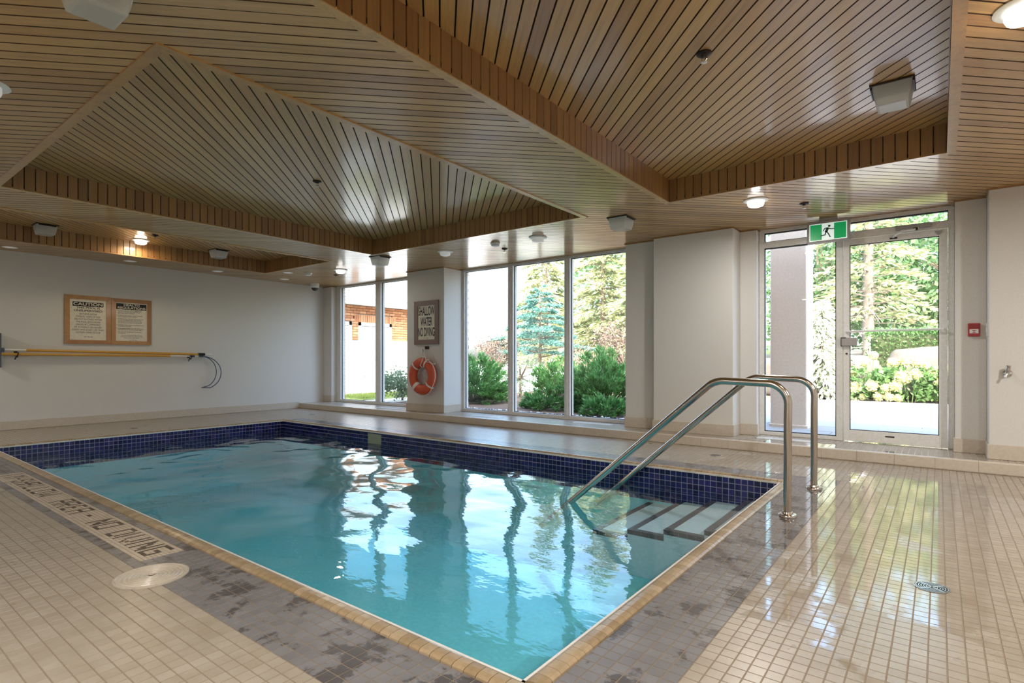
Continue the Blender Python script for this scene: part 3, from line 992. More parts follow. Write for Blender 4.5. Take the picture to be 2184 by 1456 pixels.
def plank_geo(u0, u1, quads, diag, z, mb):
    def xy(u, t):
        return ((t - u) / S2, (t + u) / S2) if diag > 0 else ((u - t) / S2, (u + t) / S2)
    g0, g1, dz = 0.0012, 0.0048, 0.011
    for (ua, ub, a0, a1, b0, b1) in quads:
        def t_at(u):
            f = (u - ua) / max(ub - ua, 1e-9)
            return a0 + f * (b0 - a0), a1 + f * (b1 - a1)
        rows = []
        if abs(ua - u0) < 1e-6 and ub - ua > g1 * 2:
            rows += [(ua + g0, dz), (ua + g1, 0)]
        else: rows.append((ua, 0))
        if abs(ub - u1) < 1e-6 and ub - ua > g1 * 2:
            rows += [(ub - g1, 0), (ub - g0, dz)]
        else: rows.append((ub, 0))
        vs = []
        for uu, h in rows:
            p, q = t_at(uu)
            vs += [(*xy(uu, p), z + h), (*xy(uu, q), z + h)]
        for r_ in range(len(rows) - 1):
            f = (2 * r_, 2 * r_ + 1, 2 * r_ + 3, 2 * r_ + 2)
            mb.add([vs[q] for q in (f if diag < 0 else f[::-1])], [(0, 1, 2, 3)], 0 if rows[r_][1] == rows[r_ + 1][1] else 1)
def plank_score(u0, u1, quads, diag, z):
    s = 0
    for (ua, ub, a0, a1, b0, b1) in quads:
        t = np.linspace((a0 + b0) / 2, (a1 + b1) / 2, 24); u = (ua + ub) / 2
        P = np.stack([(t - u) / S2, (t + u) / S2, np.full_like(t, z)], 1) if diag > 0 else np.stack([(u - t) / S2, (u + t) / S2, np.full_like(t, z)], 1)
        pu, pv, ok, w = view_px(P)
        s += (np.where(ok, 1 / w, 0)).sum() * (ub - ua) * (t[-1] - t[0]) / 24
    return s

TW = 0.055
xs_ = sorted({X0, X1} | {c for R in COFFERS for c in (R[0], R[1])})
ys_ = sorted({Y0, Y1} | {c for R in COFFERS for c in (R[2], R[3])})
mb = MB()
for a, b in zip(xs_[:-1], xs_[1:]):
    for c, d in zip(ys_[:-1], ys_[1:]):
        mx_, my_ = (a + b) / 2, (c + d) / 2
        if any(R[0] < mx_ < R[1] and R[2] < my_ < R[3] for R in COFFERS): continue
        mb.box(a, b, c, d, ZC + 0.013, ZC + 0.035)
ceiling = tag(mb.build('ceiling', M['dark_gap']), 'varnished cedar plank ceiling laid diagonally over the pool hall', 'ceiling', kind='structure')
pl = strips((X0, X1, Y0, Y1), [(R[0] - 0.03, R[1] + 0.03, R[2] - 0.03, R[3] + 0.03) for R in COFFERS], 1)
order = sorted(range(len(pl)), key=lambda q: -plank_score(*pl[q], 1, ZC))
rest = MB()
for n, q in enumerate(order):
    if n < 299:
        mb = MB(); plank_geo(*pl[q], 1, ZC, mb); mb.build('plank', [M['wood_low'], M['groove']], ceiling)
    else:
        plank_geo(*pl[q], 1, ZC, rest)
if rest.v: rest.build('plank_field', [M['wood_low'], M['groove']], ceiling, kind='stuff')

def fascia(par, R):
    bw = 0.08
    h0, h1 = ZC - 0.004, ZU + 0.002
    g, c, t = 0.0020, 0.005, 0.004
    for (ax_, a0, a1, f, sgn) in (('x', R[0], R[1], R[3], -1), ('x', R[0], R[1], R[2], 1), ('y', R[2], R[3], R[0], 1), ('y', R[2], R[3], R[1], -1)):
        n = int(round((a1 - a0) / bw)); L = (a1 - a0) / n
        back = MB()
        for k in range(n):
            p, q = a0 + k * L, a0 + (k + 1) * L
            prof_ = [(p + g, -0.004), (p + c, 0.002), (q - c, 0.002), (q - g, -0.004)]
            vs = []
            for z in (h0, h1):
                for (s, d) in prof_:
                    vs.append((s, f + sgn * d, z) if ax_ == 'x' else (f + sgn * d, s, z))
            fs = [(0, 1, 5, 4), (1, 2, 6, 5), (2, 3, 7, 6)]
            flip = (ax_ == 'x' and sgn > 0) or (ax_ == 'y' and sgn < 0)
            mb = MB(); mb.add(vs, [x[::-1] for x in fs] if flip else fs)
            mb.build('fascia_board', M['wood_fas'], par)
def trim(par, R, w=TW, z0=-0.008, z1=0.004):
    A = [(R[0], R[2]), (R[1], R[2]), (R[1], R[3]), (R[0], R[3])]
    B = [(R[0] - w, R[2] - w), (R[1] + w, R[2] - w), (R[1] + w, R[3] + w), (R[0] - w, R[3] + w)]
    for k in range(4):
        l = (k + 1) % 4
        mb = MB(); mb.prism([A[k], B[k], B[l], A[l]], ZC + z0, ZC + z1)
        mb.build('trim_board', M['wood_trim'], par)
for R, lab in zip(COFFERS, ('square recessed ceiling panel of diagonal planks over the pool middle', 'recessed ceiling panel of diagonal planks over the handrail end of the pool', 'narrow recessed ceiling panel of diagonal planks near the long painted wall')):
    mb = MB(); t = 0.03
    mb.box(R[0] - t, R[1] + t, R[2] - t, R[3] + t, ZU + 0.013, ZU + 0.035)
    for a in ((R[0] - t, R[1] + t, R[2] - t, R[2] - 0.005), (R[0] - t, R[1] + t, R[3] + 0.005, R[3] + t), (R[0] - t, R[0] - 0.005, R[2], R[3]), (R[1] + 0.005, R[1] + t, R[2], R[3])):
        mb.box(*a, ZC + 0.004, ZU + 0.013)
    cf = tag(mb.build('ceiling', M['dark_gap']), lab, 'ceiling', kind='structure')
    for (u0, u1, q) in strips(R, [], -1):
        mb = MB(); plank_geo(u0, u1, q, -1, ZU, mb); mb.build('plank', [M['wood_up'], M['groove']], cf)
    fascia(cf, R)
    trim(cf, R)
# ------------------------------------------------------------------ ceiling fittings
def lens_mesh(top, bot, h):
    """square bowl with stepped flutes on its sides"""
    mb = MB()
    rings = []
    n = 9
    for k in range(n + 1):
        f = k / n
        s = top + (bot - top) * (f ** 1.6)
        z = -h * f
        rings.append((s, z))
        if k < n: rings.append((s - 0.0022, z - h / n * 0.85))
    rings.append((bot - 0.012, -h - 0.004))
    vs = []
    c = 0.22
    for s, z in rings:
        q = s * (1 - c * 0.35)
        vs += [(-s, -q, z), (-q, -s, z), (q, -s, z), (s, -q, z), (s, q, z), (q, s, z), (-q, s, z), (-s, q, z)]
    fs = []
    for r_ in range(len(rings) - 1):
        for k in range(8):
            l = (k + 1) % 8
            fs.append((r_ * 8 + k, (r_ + 1) * 8 + k, (r_ + 1) * 8 + l, r_ * 8 + l))
    fs.append(tuple((len(rings) - 1) * 8 + k for k in range(8))[::-1])
    fs = [f[::-1] for f in fs]
    mb.add(vs, fs)
    return mb
def prismatic(loc, label):
    t = thing('prismatic_ceiling_light', loc, label, 'ceiling light', 'square prismatic ceiling lights')
    mb = MB(); mb.cbox(-0.118, 0.118, -0.118, 0.118, -0.010, 0.0, 0.002); mb.build('mounting_plate', M['darkmetal'], t)
    o = link('lens', lens_mesh(0.104, 0.083, 0.116).mesh('lens', M['lens']), t); o.location = (0, 0, -0.010)
    for s in (-1, 1):
        mb = MB(); mb.cbox(-0.02 + s * 0.109, 0.02 + s * 0.109 - 0.028 * (s > 0) + 0.0, -0.02, 0.02, -0.03, -0.010, 0.002) if False else mb.cbox(s * 0.112 - 0.004, s * 0.112 + 0.004, -0.09, 0.09, -0.024, -0.010, 0.001)
        mb.build('clip', M['darkmetal'], t)
    return t
p0 = prismatic((-2.715, 0.76, ZC), 'square prismatic light bowl cut off by the top edge of the photo')
for loc, lab in (((-0.235, 4.30, ZU), 'square prismatic light bowl inside the recess nearest the glass door'),
                 ((-2.735, 5.50, ZC), 'square prismatic light bowl before the broad white wall panel'),
                 ((-6.63, 5.38, ZC), 'square prismatic light bowl in the window glare near the lifebuoy pillar'),
                 ((-9.21, 2.02, ZU), 'square prismatic light bowl in the narrow recess, above the framed notices'),
                 ((-9.12, 4.17, ZU), 'square prismatic light bowl in the narrow recess, at its window end')):
    dup(p0, loc, lab)

def downlight(loc, label, mat, watts=0.0, color=(1, 0.96, 0.90), side=True):
    t = thing('ceiling_downlight', loc, label, 'ceiling light', 'round ceiling downlights with drop lenses')
    mb = MB(); mb.lathe([(0.112, 0.0), (0.114, -0.006), (0.104, -0.012), (0.080, -0.014), (0.074, -0.010)], 32); mb.build('flange', M['white'], t, smooth=True)
    mb = MB(); mb.lathe([(0.074, -0.010), (0.075, -0.040), (0.068, -0.055), (0.048, -0.063), (0.018, -0.065)], 32); mb.build('drop_lens', mat, t, smooth=True)
    if watts:
        d = bpy.data.lights.new('lamp', 'AREA'); d.shape = 'DISK'; d.size = 0.13; d.energy = watts; d.color = color
        o = bpy.data.objects.new('lamp', d); col.objects.link(o); o.parent = t; o.location = (0, 0, -0.075)
        if not side: return t
        d = bpy.data.lights.new('lamp_side', 'POINT'); d.shadow_soft_size = 0.04; d.energy = watts * (0.14 if color[2] < 0.6 else 0.02); d.color = color
        o = bpy.data.objects.new('lamp_side', d); col.objects.link(o); o.parent = t; o.location = (0, 0, -0.115)
    return t
WARM = (1.0, 0.80, 0.52)
downlight((0.30, 3.27, ZC), 'lit round downlight cut off at the top right of the photo', M['lit'], LAMP_W * 0.5, WARM)
downlight((-1.40, 5.67, ZC), 'lit round downlight above the exit sign', M['lit'], LAMP_W)
downlight((-3.99, 5.72, ZC), 'dim round downlight above the middle of the three pane window', M['dull'])
downlight((-5.57, 5.68, ZC), 'dim round downlight near the lifebuoy pillar', M['dull'])
downlight((-8.12, 5.74, ZC), 'bright round downlight above the two pane window', M['lit'], LAMP_W * 0.35)
downlight((-9.24, 3.12, ZU), 'warm glowing round downlight in the narrow recess beside the fascia', M['warm'], LAMP_W * 0.3, WARM)
downlight((-4.20, 0.655, ZC), 'round downlight half out of the photo at its left edge', M['dull'])
for q in ((-7.4, 0.45, 'added fill downlight before the opening of the square recess, near the long wall'), (-9.6, -0.7, 'added fill downlight in the corner by the long painted wall and the back wall'), (-5.6, -0.9, 'added fill downlight near the back wall behind the mosaic lettering'),
          (-1.2, -0.6, 'added fill downlight just behind the camera position'), (1.6, 0.6, 'added fill downlight over the dry deck right of the camera'), (1.9, 4.2, 'added fill downlight over the deck past the hose tap'), (-2.6, -0.9, 'added fill downlight near the back wall behind the skimmer lid')):       # unseen downlights, added only to brighten the room
    downlight((q[0], q[1], ZC), q[2], M['dull'], FILL_W * (0.14 if -8 < q[0] < -2 else 0.6 if q[0] < -8 else 1.3), side=False)

def disc(loc, label):
    t = thing('recessed_spotlight', loc, label, 'ceiling light', 'flush white spotlights along the long painted wall')
    mb = MB(); mb.lathe([(0.085, 0.0), (0.086, -0.003), (0.078, -0.006), (0.060, -0.004), (0.052, 0.0005)], 28); mb.build('trim_ring', M['white'], t, smooth=True)
    mb = MB(); mb.lathe([(0.060, -0.0035), (0.050, -0.0025), (0.02, -0.002)], 24); mb.build('diffuser', M['dull'], t)
    return t
d0 = disc((-10.07, 1.83, ZC), 'flush white spotlight nearest the left edge of the photo')
for x, y, lab in ((-10.0, 3.23, 'flush white spotlight above the gap right of the framed notices'), (-9.95, 4.53, 'flush white spotlight above the hook end of the yellow poles'),
                  (-9.92, 5.76, 'flush white spotlight nearest the dome camera, by the wall'), (-9.12, 5.36, 'flush white spotlight at the corner of the narrow recess')):
    dup(d0, (x, y, ZC), lab)

def sprinkler(loc, label):
    t = thing('sprinkler_head', loc, label, 'sprinkler', 'ceiling sprinkler heads')
    mb = MB(); mb.lathe([(0.042, 0.0), (0.042, -0.006), (0.034, -0.012), (0.018, -0.014), (0.012, -0.022)], 24); mb.build('escutcheon', M['darkmetal'], t, smooth=True)
    mb = MB(); mb.lathe([(0.004, -0.022), (0.004, -0.046)], 10)
    for s in (-1, 1):
        mb.tube([(s * 0.009, 0, -0.02), (s * 0.014, 0, -0.034), (s * 0.006, 0, -0.05)], 0.0022, 6)
    mb.build('frame_arm', M['chrome'], t)
    mb = MB(); mb.lathe([(0.004, -0.049), (0.019, -0.051), (0.019, -0.053), (0.004, -0.054)], 16); mb.build('deflector', M['chrome'], t)
    return t
s0 = sprinkler((-1.06, 3.17, ZU), 'black sprinkler head in the recess nearest the glass door')
for loc, lab in (((-4.82, 3.14, ZU), 'black sprinkler head in the square recess over the pool middle'), ((-1.05, 6.07, ZC), 'bronze sprinkler head beside the exit sign'),
                 ((-4.77, 6.03, ZC), 'dark sprinkler head above the three pane window'), ((-8.68, 6.04, ZC), 'dark sprinkler head above the two pane window'),
                 ((-8.72, 3.12, ZU), 'black sprinkler head in the narrow recess by the warm downlight')):
    dup(s0, loc, lab)

def smoke(loc, label):
    t = thing('smoke_detector', loc, label, 'smoke detector', 'white ceiling smoke detectors')
    mb = MB(); mb.lathe([(0.062, 0.0), (0.063, -0.012), (0.056, -0.02), (0.054, -0.021)], 28); mb.build('base', M['white'], t, smooth=True)
    mb = MB(); mb.lathe([(0.046, -0.020), (0.046, -0.028)], 24); mb.build('grille', M['grey_plastic'], t)
    mb = MB(); mb.lathe([(0.052, -0.027), (0.050, -0.036), (0.034, -0.044), (0.012, -0.046)], 28); mb.build('cap', M['white'], t, smooth=True)
    return t
m0 = smoke((-4.64, 5.67, ZC), 'white smoke detector above the three pane window')
dup(m0, (-8.885, 5.61, ZC), 'white smoke detector near the dome camera')

t = thing('dome_camera', (-10.03, 6.48, ZC), 'white dome security camera in the corner above the pier', 'camera')
mb = MB(); mb.lathe([(0.085, 0.0), (0.088, -0.03), (0.086, -0.065), (0.070, -0.085), (0.055, -0.088)], 28); mb.build('housing', M['white'], t, smooth=True)
mb = MB(); mb.lathe([(0.066, -0.082), (0.063, -0.105), (0.050, -0.128), (0.028, -0.142), (0.008, -0.146)], 28); mb.build('dome', simple('smoked_dome', (0.03, 0.032, 0.035), 0.1), t, smooth=True)

# exit sign
t = thing('exit_sign', (-0.95, 6.84, 2.39), 'green running person exit sign hung in front of the door transom', 'exit sign')
mb = MB(); mb.cbox(-0.205, 0.205, -0.022, 0.028, -0.128, 0.110, 0.006); mb.build('housing', M['grey_plastic'], t)
mb = MB(); mb.cbox(-0.085, 0.085, -0.018, 0.024, 0.108, ZC - 2.39 + 0.0, 0.004); mb.build('ceiling_mount', M['grey_plastic'], t)
mb = MB(); mb.box(-0.178, 0.178, -0.0235, -0.0215, -0.105, 0.079); face = mb.build('face', glow('sign_white', (0.75, 1.0, 0.92), 0.35), t)
gm = glow('sign_green', (0.0, 0.42, 0.12), 0.30); gm.node_tree.nodes['Principled BSDF'].inputs['Base Color'].default_value = (0.0, 0.25, 0.07, 1)
for a in ((-0.170, -0.058), (0.058, 0.170)):
    mb = MB(); mb.box(a[0], a[1], -0.0250, -0.0236, -0.097, 0.071); mb.build('green_panel', gm, face)
mb = MB()
def limb(pts, w):
    for a, b in zip(pts[:-1], pts[1:]):
        d = Vector((b[0] - a[0], b[1] - a[1])); L = d.length; d /= L; n = Vector((-d.y, d.x)) * w / 2; e_ = d * w * 0.3
        q = [(a[0] - e_.x + n.x, a[1] - e_.y + n.y), (a[0] - e_.x - n.x, a[1] - e_.y - n.y), (b[0] + e_.x - n.x, b[1] + e_.y - n.y), (b[0] + e_.x + n.x, b[1] + e_.y + n.y)]
        mb.add([(x, -0.0262, z) for x, z in q] + [(x, -0.0255, z) for x, z in q], [(0, 1, 2, 3), (0, 4, 5, 1), (1, 5, 6, 2), (2, 6, 7, 3), (3, 7, 4, 0)])
mb.lathe([(0.0125, -0.0255), (0.0125, -0.0262)], 16, (0.013, 0, 0.045), axis='y')
limb([(-0.002, 0.020), (-0.016, -0.014)], 0.026)
limb([(0.000, 0.024), (0.030, 0.010), (0.056, 0.010)], 0.009)
limb([(-0.006, 0.026), (-0.028, 0.022), (-0.046, -0.004)], 0.009)
limb([(-0.018, -0.012), (-0.026, -0.048), (-0.066, -0.054)], 0.011)
limb([(-0.012, -0.014), (0.006, -0.040), (0.022, -0.074)], 0.011)
mb.build('running_figure', M['darkgreen'], face)

# ------------------------------------------------------------------ things on the walls
def text(body, parent, loc, rot, height, width=None, mat='black', bold=0.0):
    c = bpy.data.curves.new('lettering', 'FONT')
    c.body = body; c.align_x = 'CENTER'; c.align_y = 'CENTER'; c.size = 1.0; c.offset = bold; c.extrude = 0.0
    c.space_character = 1.0
    c.materials.append(M[mat])
    o = bpy.data.objects.new('lettering', c); col.objects.link(o); o.parent = parent
    bpy.context.view_layer.update()
    dx, dy = max(o.dimensions.x, 1e-4), max(o.dimensions.y, 1e-4)
    sy = height / dy; sx = sy if width is None else width / dx
    me = bpy.data.meshes.new_from_object(o.evaluated_get(bpy.context.evaluated_depsgraph_get()))
    bpy.data.objects.remove(o); bpy.data.curves.remove(c)
    me.materials.clear(); me.materials.append(M[mat])
    for v_ in me.vertices: v_.co.x *= sx; v_.co.y *= sy
    o = link('lettering', me, parent, 'stuff')
    o.location = loc; o.rotation_euler = rot
    return o
RL = (PI / 2, 0, PI / 2)        # reading on the long painted wall
RW = (PI / 2, 0, 0)             # reading on the window wall

def framed(loc, w, h, rot_left, label, fw=0.062, mat='signwood', name='framed_notice', board=None):
    """picture frame in its own plane: local x along the wall, y out of it, z up"""
    t = thing(name, loc, label, 'notice', rz=PI / 2 if rot_left else 0)
    a, b = w / 2, h / 2
    for q in ([(-a, -b), (a, -b), (a - fw, -b + fw), (-a + fw, -b + fw)], [(a, -b), (a, b), (a - fw, b - fw), (a - fw, -b + fw)],
              [(a, b), (-a, b), (-a + fw, b - fw), (a - fw, b - fw)], [(-a, b), (-a, -b), (-a + fw, -b + fw), (-a + fw, b - fw)]):
        mb = MB(); g = 0.0006
        cxx = sum(p[0] for p in q) / 4; czz = sum(p[1] for p in q) / 4
        q = [(p[0] + (cxx - p[0]) * 0.004, p[1] + (czz - p[1]) * 0.004) for p in q]
        mb.add([(x, -0.024, z) for x, z in q] + [(x, 0, z) for x, z in q], [(0, 1, 2, 3), (0, 4, 5, 1), (1, 5, 6, 2), (2, 6, 7, 3), (3, 7, 4, 0), (7, 6, 5, 4)])
        mb.build('frame_rail', M[mat], t)
    mb = MB(); mb.box(-a + fw - 0.004, a - fw + 0.004, -0.012, -0.002, -b + fw - 0.004, b - fw + 0.004)
    bd = mb.build('board', M['paper'], t)
    return t, bd
RX = (PI / 2, 0, 0)
t, bd = framed((X0 + 0.001, 2.797, 1.604), 0.588, 0.742, True, 'wooden framed CAUTION notice left of the health regulations')
mb = MB(); mb.box(-0.196, 0.196, -0.0135, -0.0125, 0.205, 0.272); mb.build('title_band', M['black'], bd)
text('CAUTION', bd, (0, -0.0142, 0.238), RX, 0.046, 0.37, 'paper', 0.02)
text('THIS POOL IS', bd, (0, -0.0130, 0.182), RX, 0.030, 0.30, 'black', 0.02)
text('UNSUPERVISED', bd, (0, -0.0130, 0.138), RX, 0.032, 0.36, 'black', 0.02)
lines = ('BATHERS UNDER', 'TWELVE YEARS OF AGE', 'ARE NOT ALLOWED WITHIN', 'THE POOL ENCLOSURE', 'UNLESS ACCOMPANIED', 'BY A PARENT OR HIS/HER', 'AGENT WHO IS NOT LESS THAN', 'SIXTEEN YEARS OF AGE')
wid = (0.22, 0.31, 0.35, 0.31, 0.31, 0.34, 0.40, 0.31)
for k, (l, w_) in enumerate(zip(lines, wid)):
    text(l, bd, (0, -0.0130, 0.088 - 0.0405 * k), RX, 0.026, w_)
text('OPT. 00L. 000', bd, (0, -0.0130, -0.262), RX, 0.016, 0.11, 'black', 0.01)
t, bd = framed((X0 + 0.001, 3.377, 1.600), 0.566, 0.738, True, 'wooden framed HEALTH REGULATIONS notice right of the caution notice')
mb = MB(); mb.box(-0.214, 0.212, -0.0135, -0.0125, 0.198, 0.294); mb.build('title_band', M['black'], bd)
text('HEALTH', bd, (0, -0.0142, 0.270), RX, 0.034, 0.22, 'paper', 0.02)
text('REGULATIONS', bd, (0, -0.0142, 0.224), RX, 0.038, 0.39, 'paper', 0.02)
blocks = [('NO PERSON INFECTED WITH A COMMUNICABLE', 'DISEASE OR HAVING OPEN SORES ON HIS', 'BODY SHALL ENTER THE POOL.'),
          ('NO PERSON SHALL BRING A GLASS CONTAINER', 'ONTO THE DECK OR INTO THE POOL.'),
          ('NO PERSON SHALL POLLUTE THE WATER IN THE', 'POOL IN ANY MANNER AND THAT SPITTING,', 'SPOUTING OF WATER AND BLOWING THE NOSE', 'IN THE POOL OR ON DECK ARE PROHIBITED.'),
          ('NO PERSON SHALL ENGAGE IN BOISTEROUS PLAY', 'IN OR ABOUT THE POOL.'),
          ('THE MAXIMUM NUMBER OF BATHERS PERMITTED ON', 'THE DECK AND IN THE POOL AT ANY TIME IS'),
          ('THE LOCATION OF EMERGENCY TELEPHONE IS', 'AT ENTRANCE.')]
z = 0.176
for b_ in blocks:
    mb = MB(); mb.lathe([(0.004, -0.0125), (0.004, -0.0135)], 8, (-0.205, 0, z), axis='y'); mb.build('bullet', M['black'], bd)
    for l in b_:
        w_ = 0.0088 * len(l)
        text(l, bd, (-0.19 + w_ / 2, -0.0130, z), RX, 0.0155, w_, 'black', 0.006)
        z -= 0.0205
    z -= 0.0145
for k, l in enumerate(('THE DECK AND PREMISES ARE TO BE KEPT', 'CLEAN AND CLEAR AT ALL TIMES BY USERS', 'AND ALL POOL RULES OBEYED.')):
    text(l, bd, (0, -0.0130, z - 0.020 * k), RX, 0.014, 0.0085 * len(l), 'black', 0.0)
text('OPT. 00L. 000', bd, (0.02, -0.0130, -0.292), RX, 0.014, 0.10)

t, bd = framed((-6.905, 6.599, 1.62), 0.585, 0.745, False, 'taupe framed SHALLOW WATER NO DIVING sign on the pillar above the lifebuoy', 0.085, 'greyframe', 'framed_sign')
text('SHALLOW', bd, (0, -0.0130, 0.190), RX, 0.155, 0.385, 'black', 0.02)
text('WATER', bd, (0, -0.0130, 0.010), RX, 0.150, 0.285, 'black', 0.02)
text('NO DIVING', bd, (0, -0.0130, -0.165), RX, 0.150, 0.395, 'black', 0.02)
text('OPT. 00L. 000', bd, (0, -0.0130, -0.262), RX, 0.013, 0.09)

# lifebuoy
bc = Vector((-6.905, 6.50, 0.715))
t = thing('lifebuoy', bc, 'orange lifebuoy with white rope hanging on the pillar under the sign', 'lifebuoy')
mb = MB()
Rm, rm = 0.232, 0.082
n, m = 56, 18
vs, fs = [], []
for k in range(n):
    a = 2 * PI * k / n
    for l in range(m):
        b = 2 * PI * l / m
        r_ = Rm + rm * math.cos(b)
        vs.append((r_ * math.sin(a), -rm * 0.82 * math.sin(b), r_ * math.cos(a)))
for k in range(n):
    for l in range(m):
        fs.append((k * m + l, k * m + (l + 1) % m, ((k + 1) % n) * m + (l + 1) % m, ((k + 1) % n) * m + l))
mb.add(vs, fs); mb.build('ring', M['orange'], t, smooth=True)
for a0 in (28, 128, 218, 318):
    a = math.radians(a0)
    ca, sa = math.cos(a), math.sin(a)
    mb = MB()
    pts = []
    for l in range(24):
        b = 2 * PI * l / 24
        r_ = Rm + (rm + 0.003) * math.cos(b)
        pts.append(Vector((r_ * sa, -(rm * 0.82 + 0.003) * math.sin(b), r_ * ca)))
    tan = Vector((ca, 0, -sa))
    hw = 0.016 if a0 != 218 else 0.03
    vs = [p - tan * hw for p in pts] + [p + tan * hw for p in pts]
    mb.add(vs, [(k, (k + 1) % 24, 24 + (k + 1) % 24, 24 + k) for k in range(24)])
    mb.build('band', M['rope'], t, smooth=True)
rp = MB()
path = []
for k in range(97):
    a = 2 * PI * k / 96
    seg = ((math.degrees(a) - 28) % 360)
    sag = 0.016 + 0.022 * abs(math.sin(math.radians(seg) * 2))
    r_ = Rm + rm + sag - 0.012
    path.append((r_ * math.sin(a), -0.035, r_ * math.cos(a)))
rp.tube(path[:-1], 0.0055, 6, closed=True)
rp.build('grab_line', M['rope'], t, smooth=True)
mb = MB()
mb.tube([(0.02, 0.03, 0.47), (0.06, -0.02, 0.40), (0.12, -0.05, 0.30), (0.16, -0.06, 0.24), (0.22, -0.05, 0.235), (0.27, -0.03, 0.20), (0.32, -0.02, 0.21)], 0.007, 6)
mb.tube([(0.02, 0.03, 0.46), (0.03, 0.0, 0.40), (0.08, -0.06, 0.31), (0.06, -0.075, 0.24), (0.03, -0.08, 0.18), (0.05, -0.05, 0.14)], 0.007, 6)
mb.tube([(-0.01, 0.03, 0.46), (-0.02, 0.01, 0.40), (-0.005, -0.01, 0.33), (-0.01, -0.02, 0.31)], 0.006, 6)
for k in range(5):
    a = k * 1.3
    mb.tube([(0.01, 0.05, 0.12), (-0.05 + 0.025 * k, 0.04, 0.06 - 0.02 * math.sin(a)), (-0.02 + 0.03 * k, 0.045, 0.0 + 0.025 * math.cos(a)), (0.02 * k - 0.03, 0.05, -0.03)], 0.005, 6)
mb.build('rope', M['rope'], t, smooth=True)
t = thing('rope_hook', (-6.90, 6.60, 1.17), 'dark metal hook under the pillar sign holding the lifebuoy rope', 'hook')
mb = MB(); mb.cbox(-0.05, 0.05, -0.008, 0, 0.0, 0.05, 0.002); mb.build('plate', M['darkmetal'], t)
mb = MB(); mb.tube([(-0.03, -0.006, 0.03), (-0.035, -0.03, -0.01), (-0.03, -0.055, -0.045), (-0.02, -0.075, -0.03), (-0.02, -0.08, 0.0)], 0.007, 8); mb.build('arm', M['darkmetal'], t)

# yellow poles on the long wall
def pole(y0, z0, y1, z1, x, r, name, label, cat):
    t = thing(name, (x, y0, z0), label, cat)
    mb = MB(); mb.tube([(0, 0, 0), (0, y1 - y0, z1 - z0)], r, 14); mb.build('shaft', M['yellow'], t, smooth=True)
    return t
zz = lambda y: 1.118 + (y - 1.9) * (1.087 - 1.118) / 2.5
t = pole(2.05, 1.128, 4.42, 1.085, X0 + 0.075, 0.019, 'brush_pole', 'upper yellow pole on the wall with a grey wall brush at its end', 'pole')
mb = MB(); mb.tube([(0, -0.24, 0.004), (0, 0.0, 0)], 0.0165, 14); mb.build('sleeve', M['white'], t, smooth=True)
mb = MB(); mb.tube([(0, 2.32, -0.041), (0, 2.43, -0.043)], 0.024, 14); mb.build('collar', M['black'], t)
mb = MB(); mb.tube([(0, 2.43, -0.043), (0, 2.52, -0.045), (0, 2.56, -0.046)], [0.017, 0.014, 0.008], 14); mb.build('tip', M['white'], t)
mb = MB(); mb.cbox(-0.045, 0.02, -0.315, -0.265, -0.245, 0.235, 0.006); b_ = mb.build('brush_head', simple('brush_grey', (0.10, 0.10, 0.12), 0.5), t)
mb = MB(); mb.cbox(-0.052, -0.046, -0.31, -0.27, -0.24, 0.23, 0.002); mb.build('bristles', M['black'], b_, kind='stuff')
mb = MB(); mb.cbox(-0.02, 0.025, -0.268, -0.235, -0.03, 0.03, 0.004); mb.build('joint', M['bluegrey'], t)
t = pole(1.45, 1.072, 3.92, 1.055, X0 + 0.075, 0.017, 'rescue_crook', 'lower yellow pole on the wall ending in a dark double crook', 'pole')
mb = MB(); mb.tube([(0, 2.47, -0.017), (0, 2.98, -0.021)], 0.013, 12); mb.build('sleeve', M['white'], t, smooth=True)
for a in ((2.78, 2.86), (2.93, 3.0)):
    mb = MB(); mb.tube([(0, a[0], -0.0193), (0, a[1], -0.0208)], 0.0165, 12); mb.build('clamp', M['bluegrey'], t)
def arc(cy, cz, ry, rz, a0, a1, dx, n=28):
    return [(dx, cy + ry * math.cos(math.radians(a0 + (a1 - a0) * k / n)), cz + rz * math.sin(math.radians(a0 + (a1 - a0) * k / n))) for k in range(n + 1)]
mb = MB()
mb.tube([(0, 2.92, -0.0205)] + arc(2.97, -0.30, 0.255, 0.278, 88, -62, 0.012) + [(0.012, 2.97, -0.575)], 0.0075, 8)
mb.tube([(0, 2.92, -0.0205)] + arc(2.99, -0.315, 0.315, 0.29, 88, -66, 0.02) + [(0.02, 3.0, -0.575)], 0.0075, 8)
mb.build('crook', M['bluegrey'], t, smooth=True)
h0 = thing('pole_hook', (X0, 1.95, 1.05), 'dark hook carrying the poles at their brush end', 'hook', 'black pole hooks')
mb = MB(); mb.cbox(0, 0.01, -0.02, 0.02, 0.0, 0.08, 0.002); mb.build('plate', M['black'], h0)
mb = MB(); mb.tube([(0.006, 0, 0.02), (0.05, 0, -0.005), (0.095, 0.0, -0.02), (0.118, 0.0, 0.0), (0.122, 0.01, 0.05)], 0.008, 8); mb.tube([(0.05, 0, -0.005), (0.06, -0.02, -0.055)], 0.008, 8); mb.build('arm', M['black'], h0)
dup(h0, (X0, 4.24, 1.02), 'dark hook carrying the poles at their crook end')

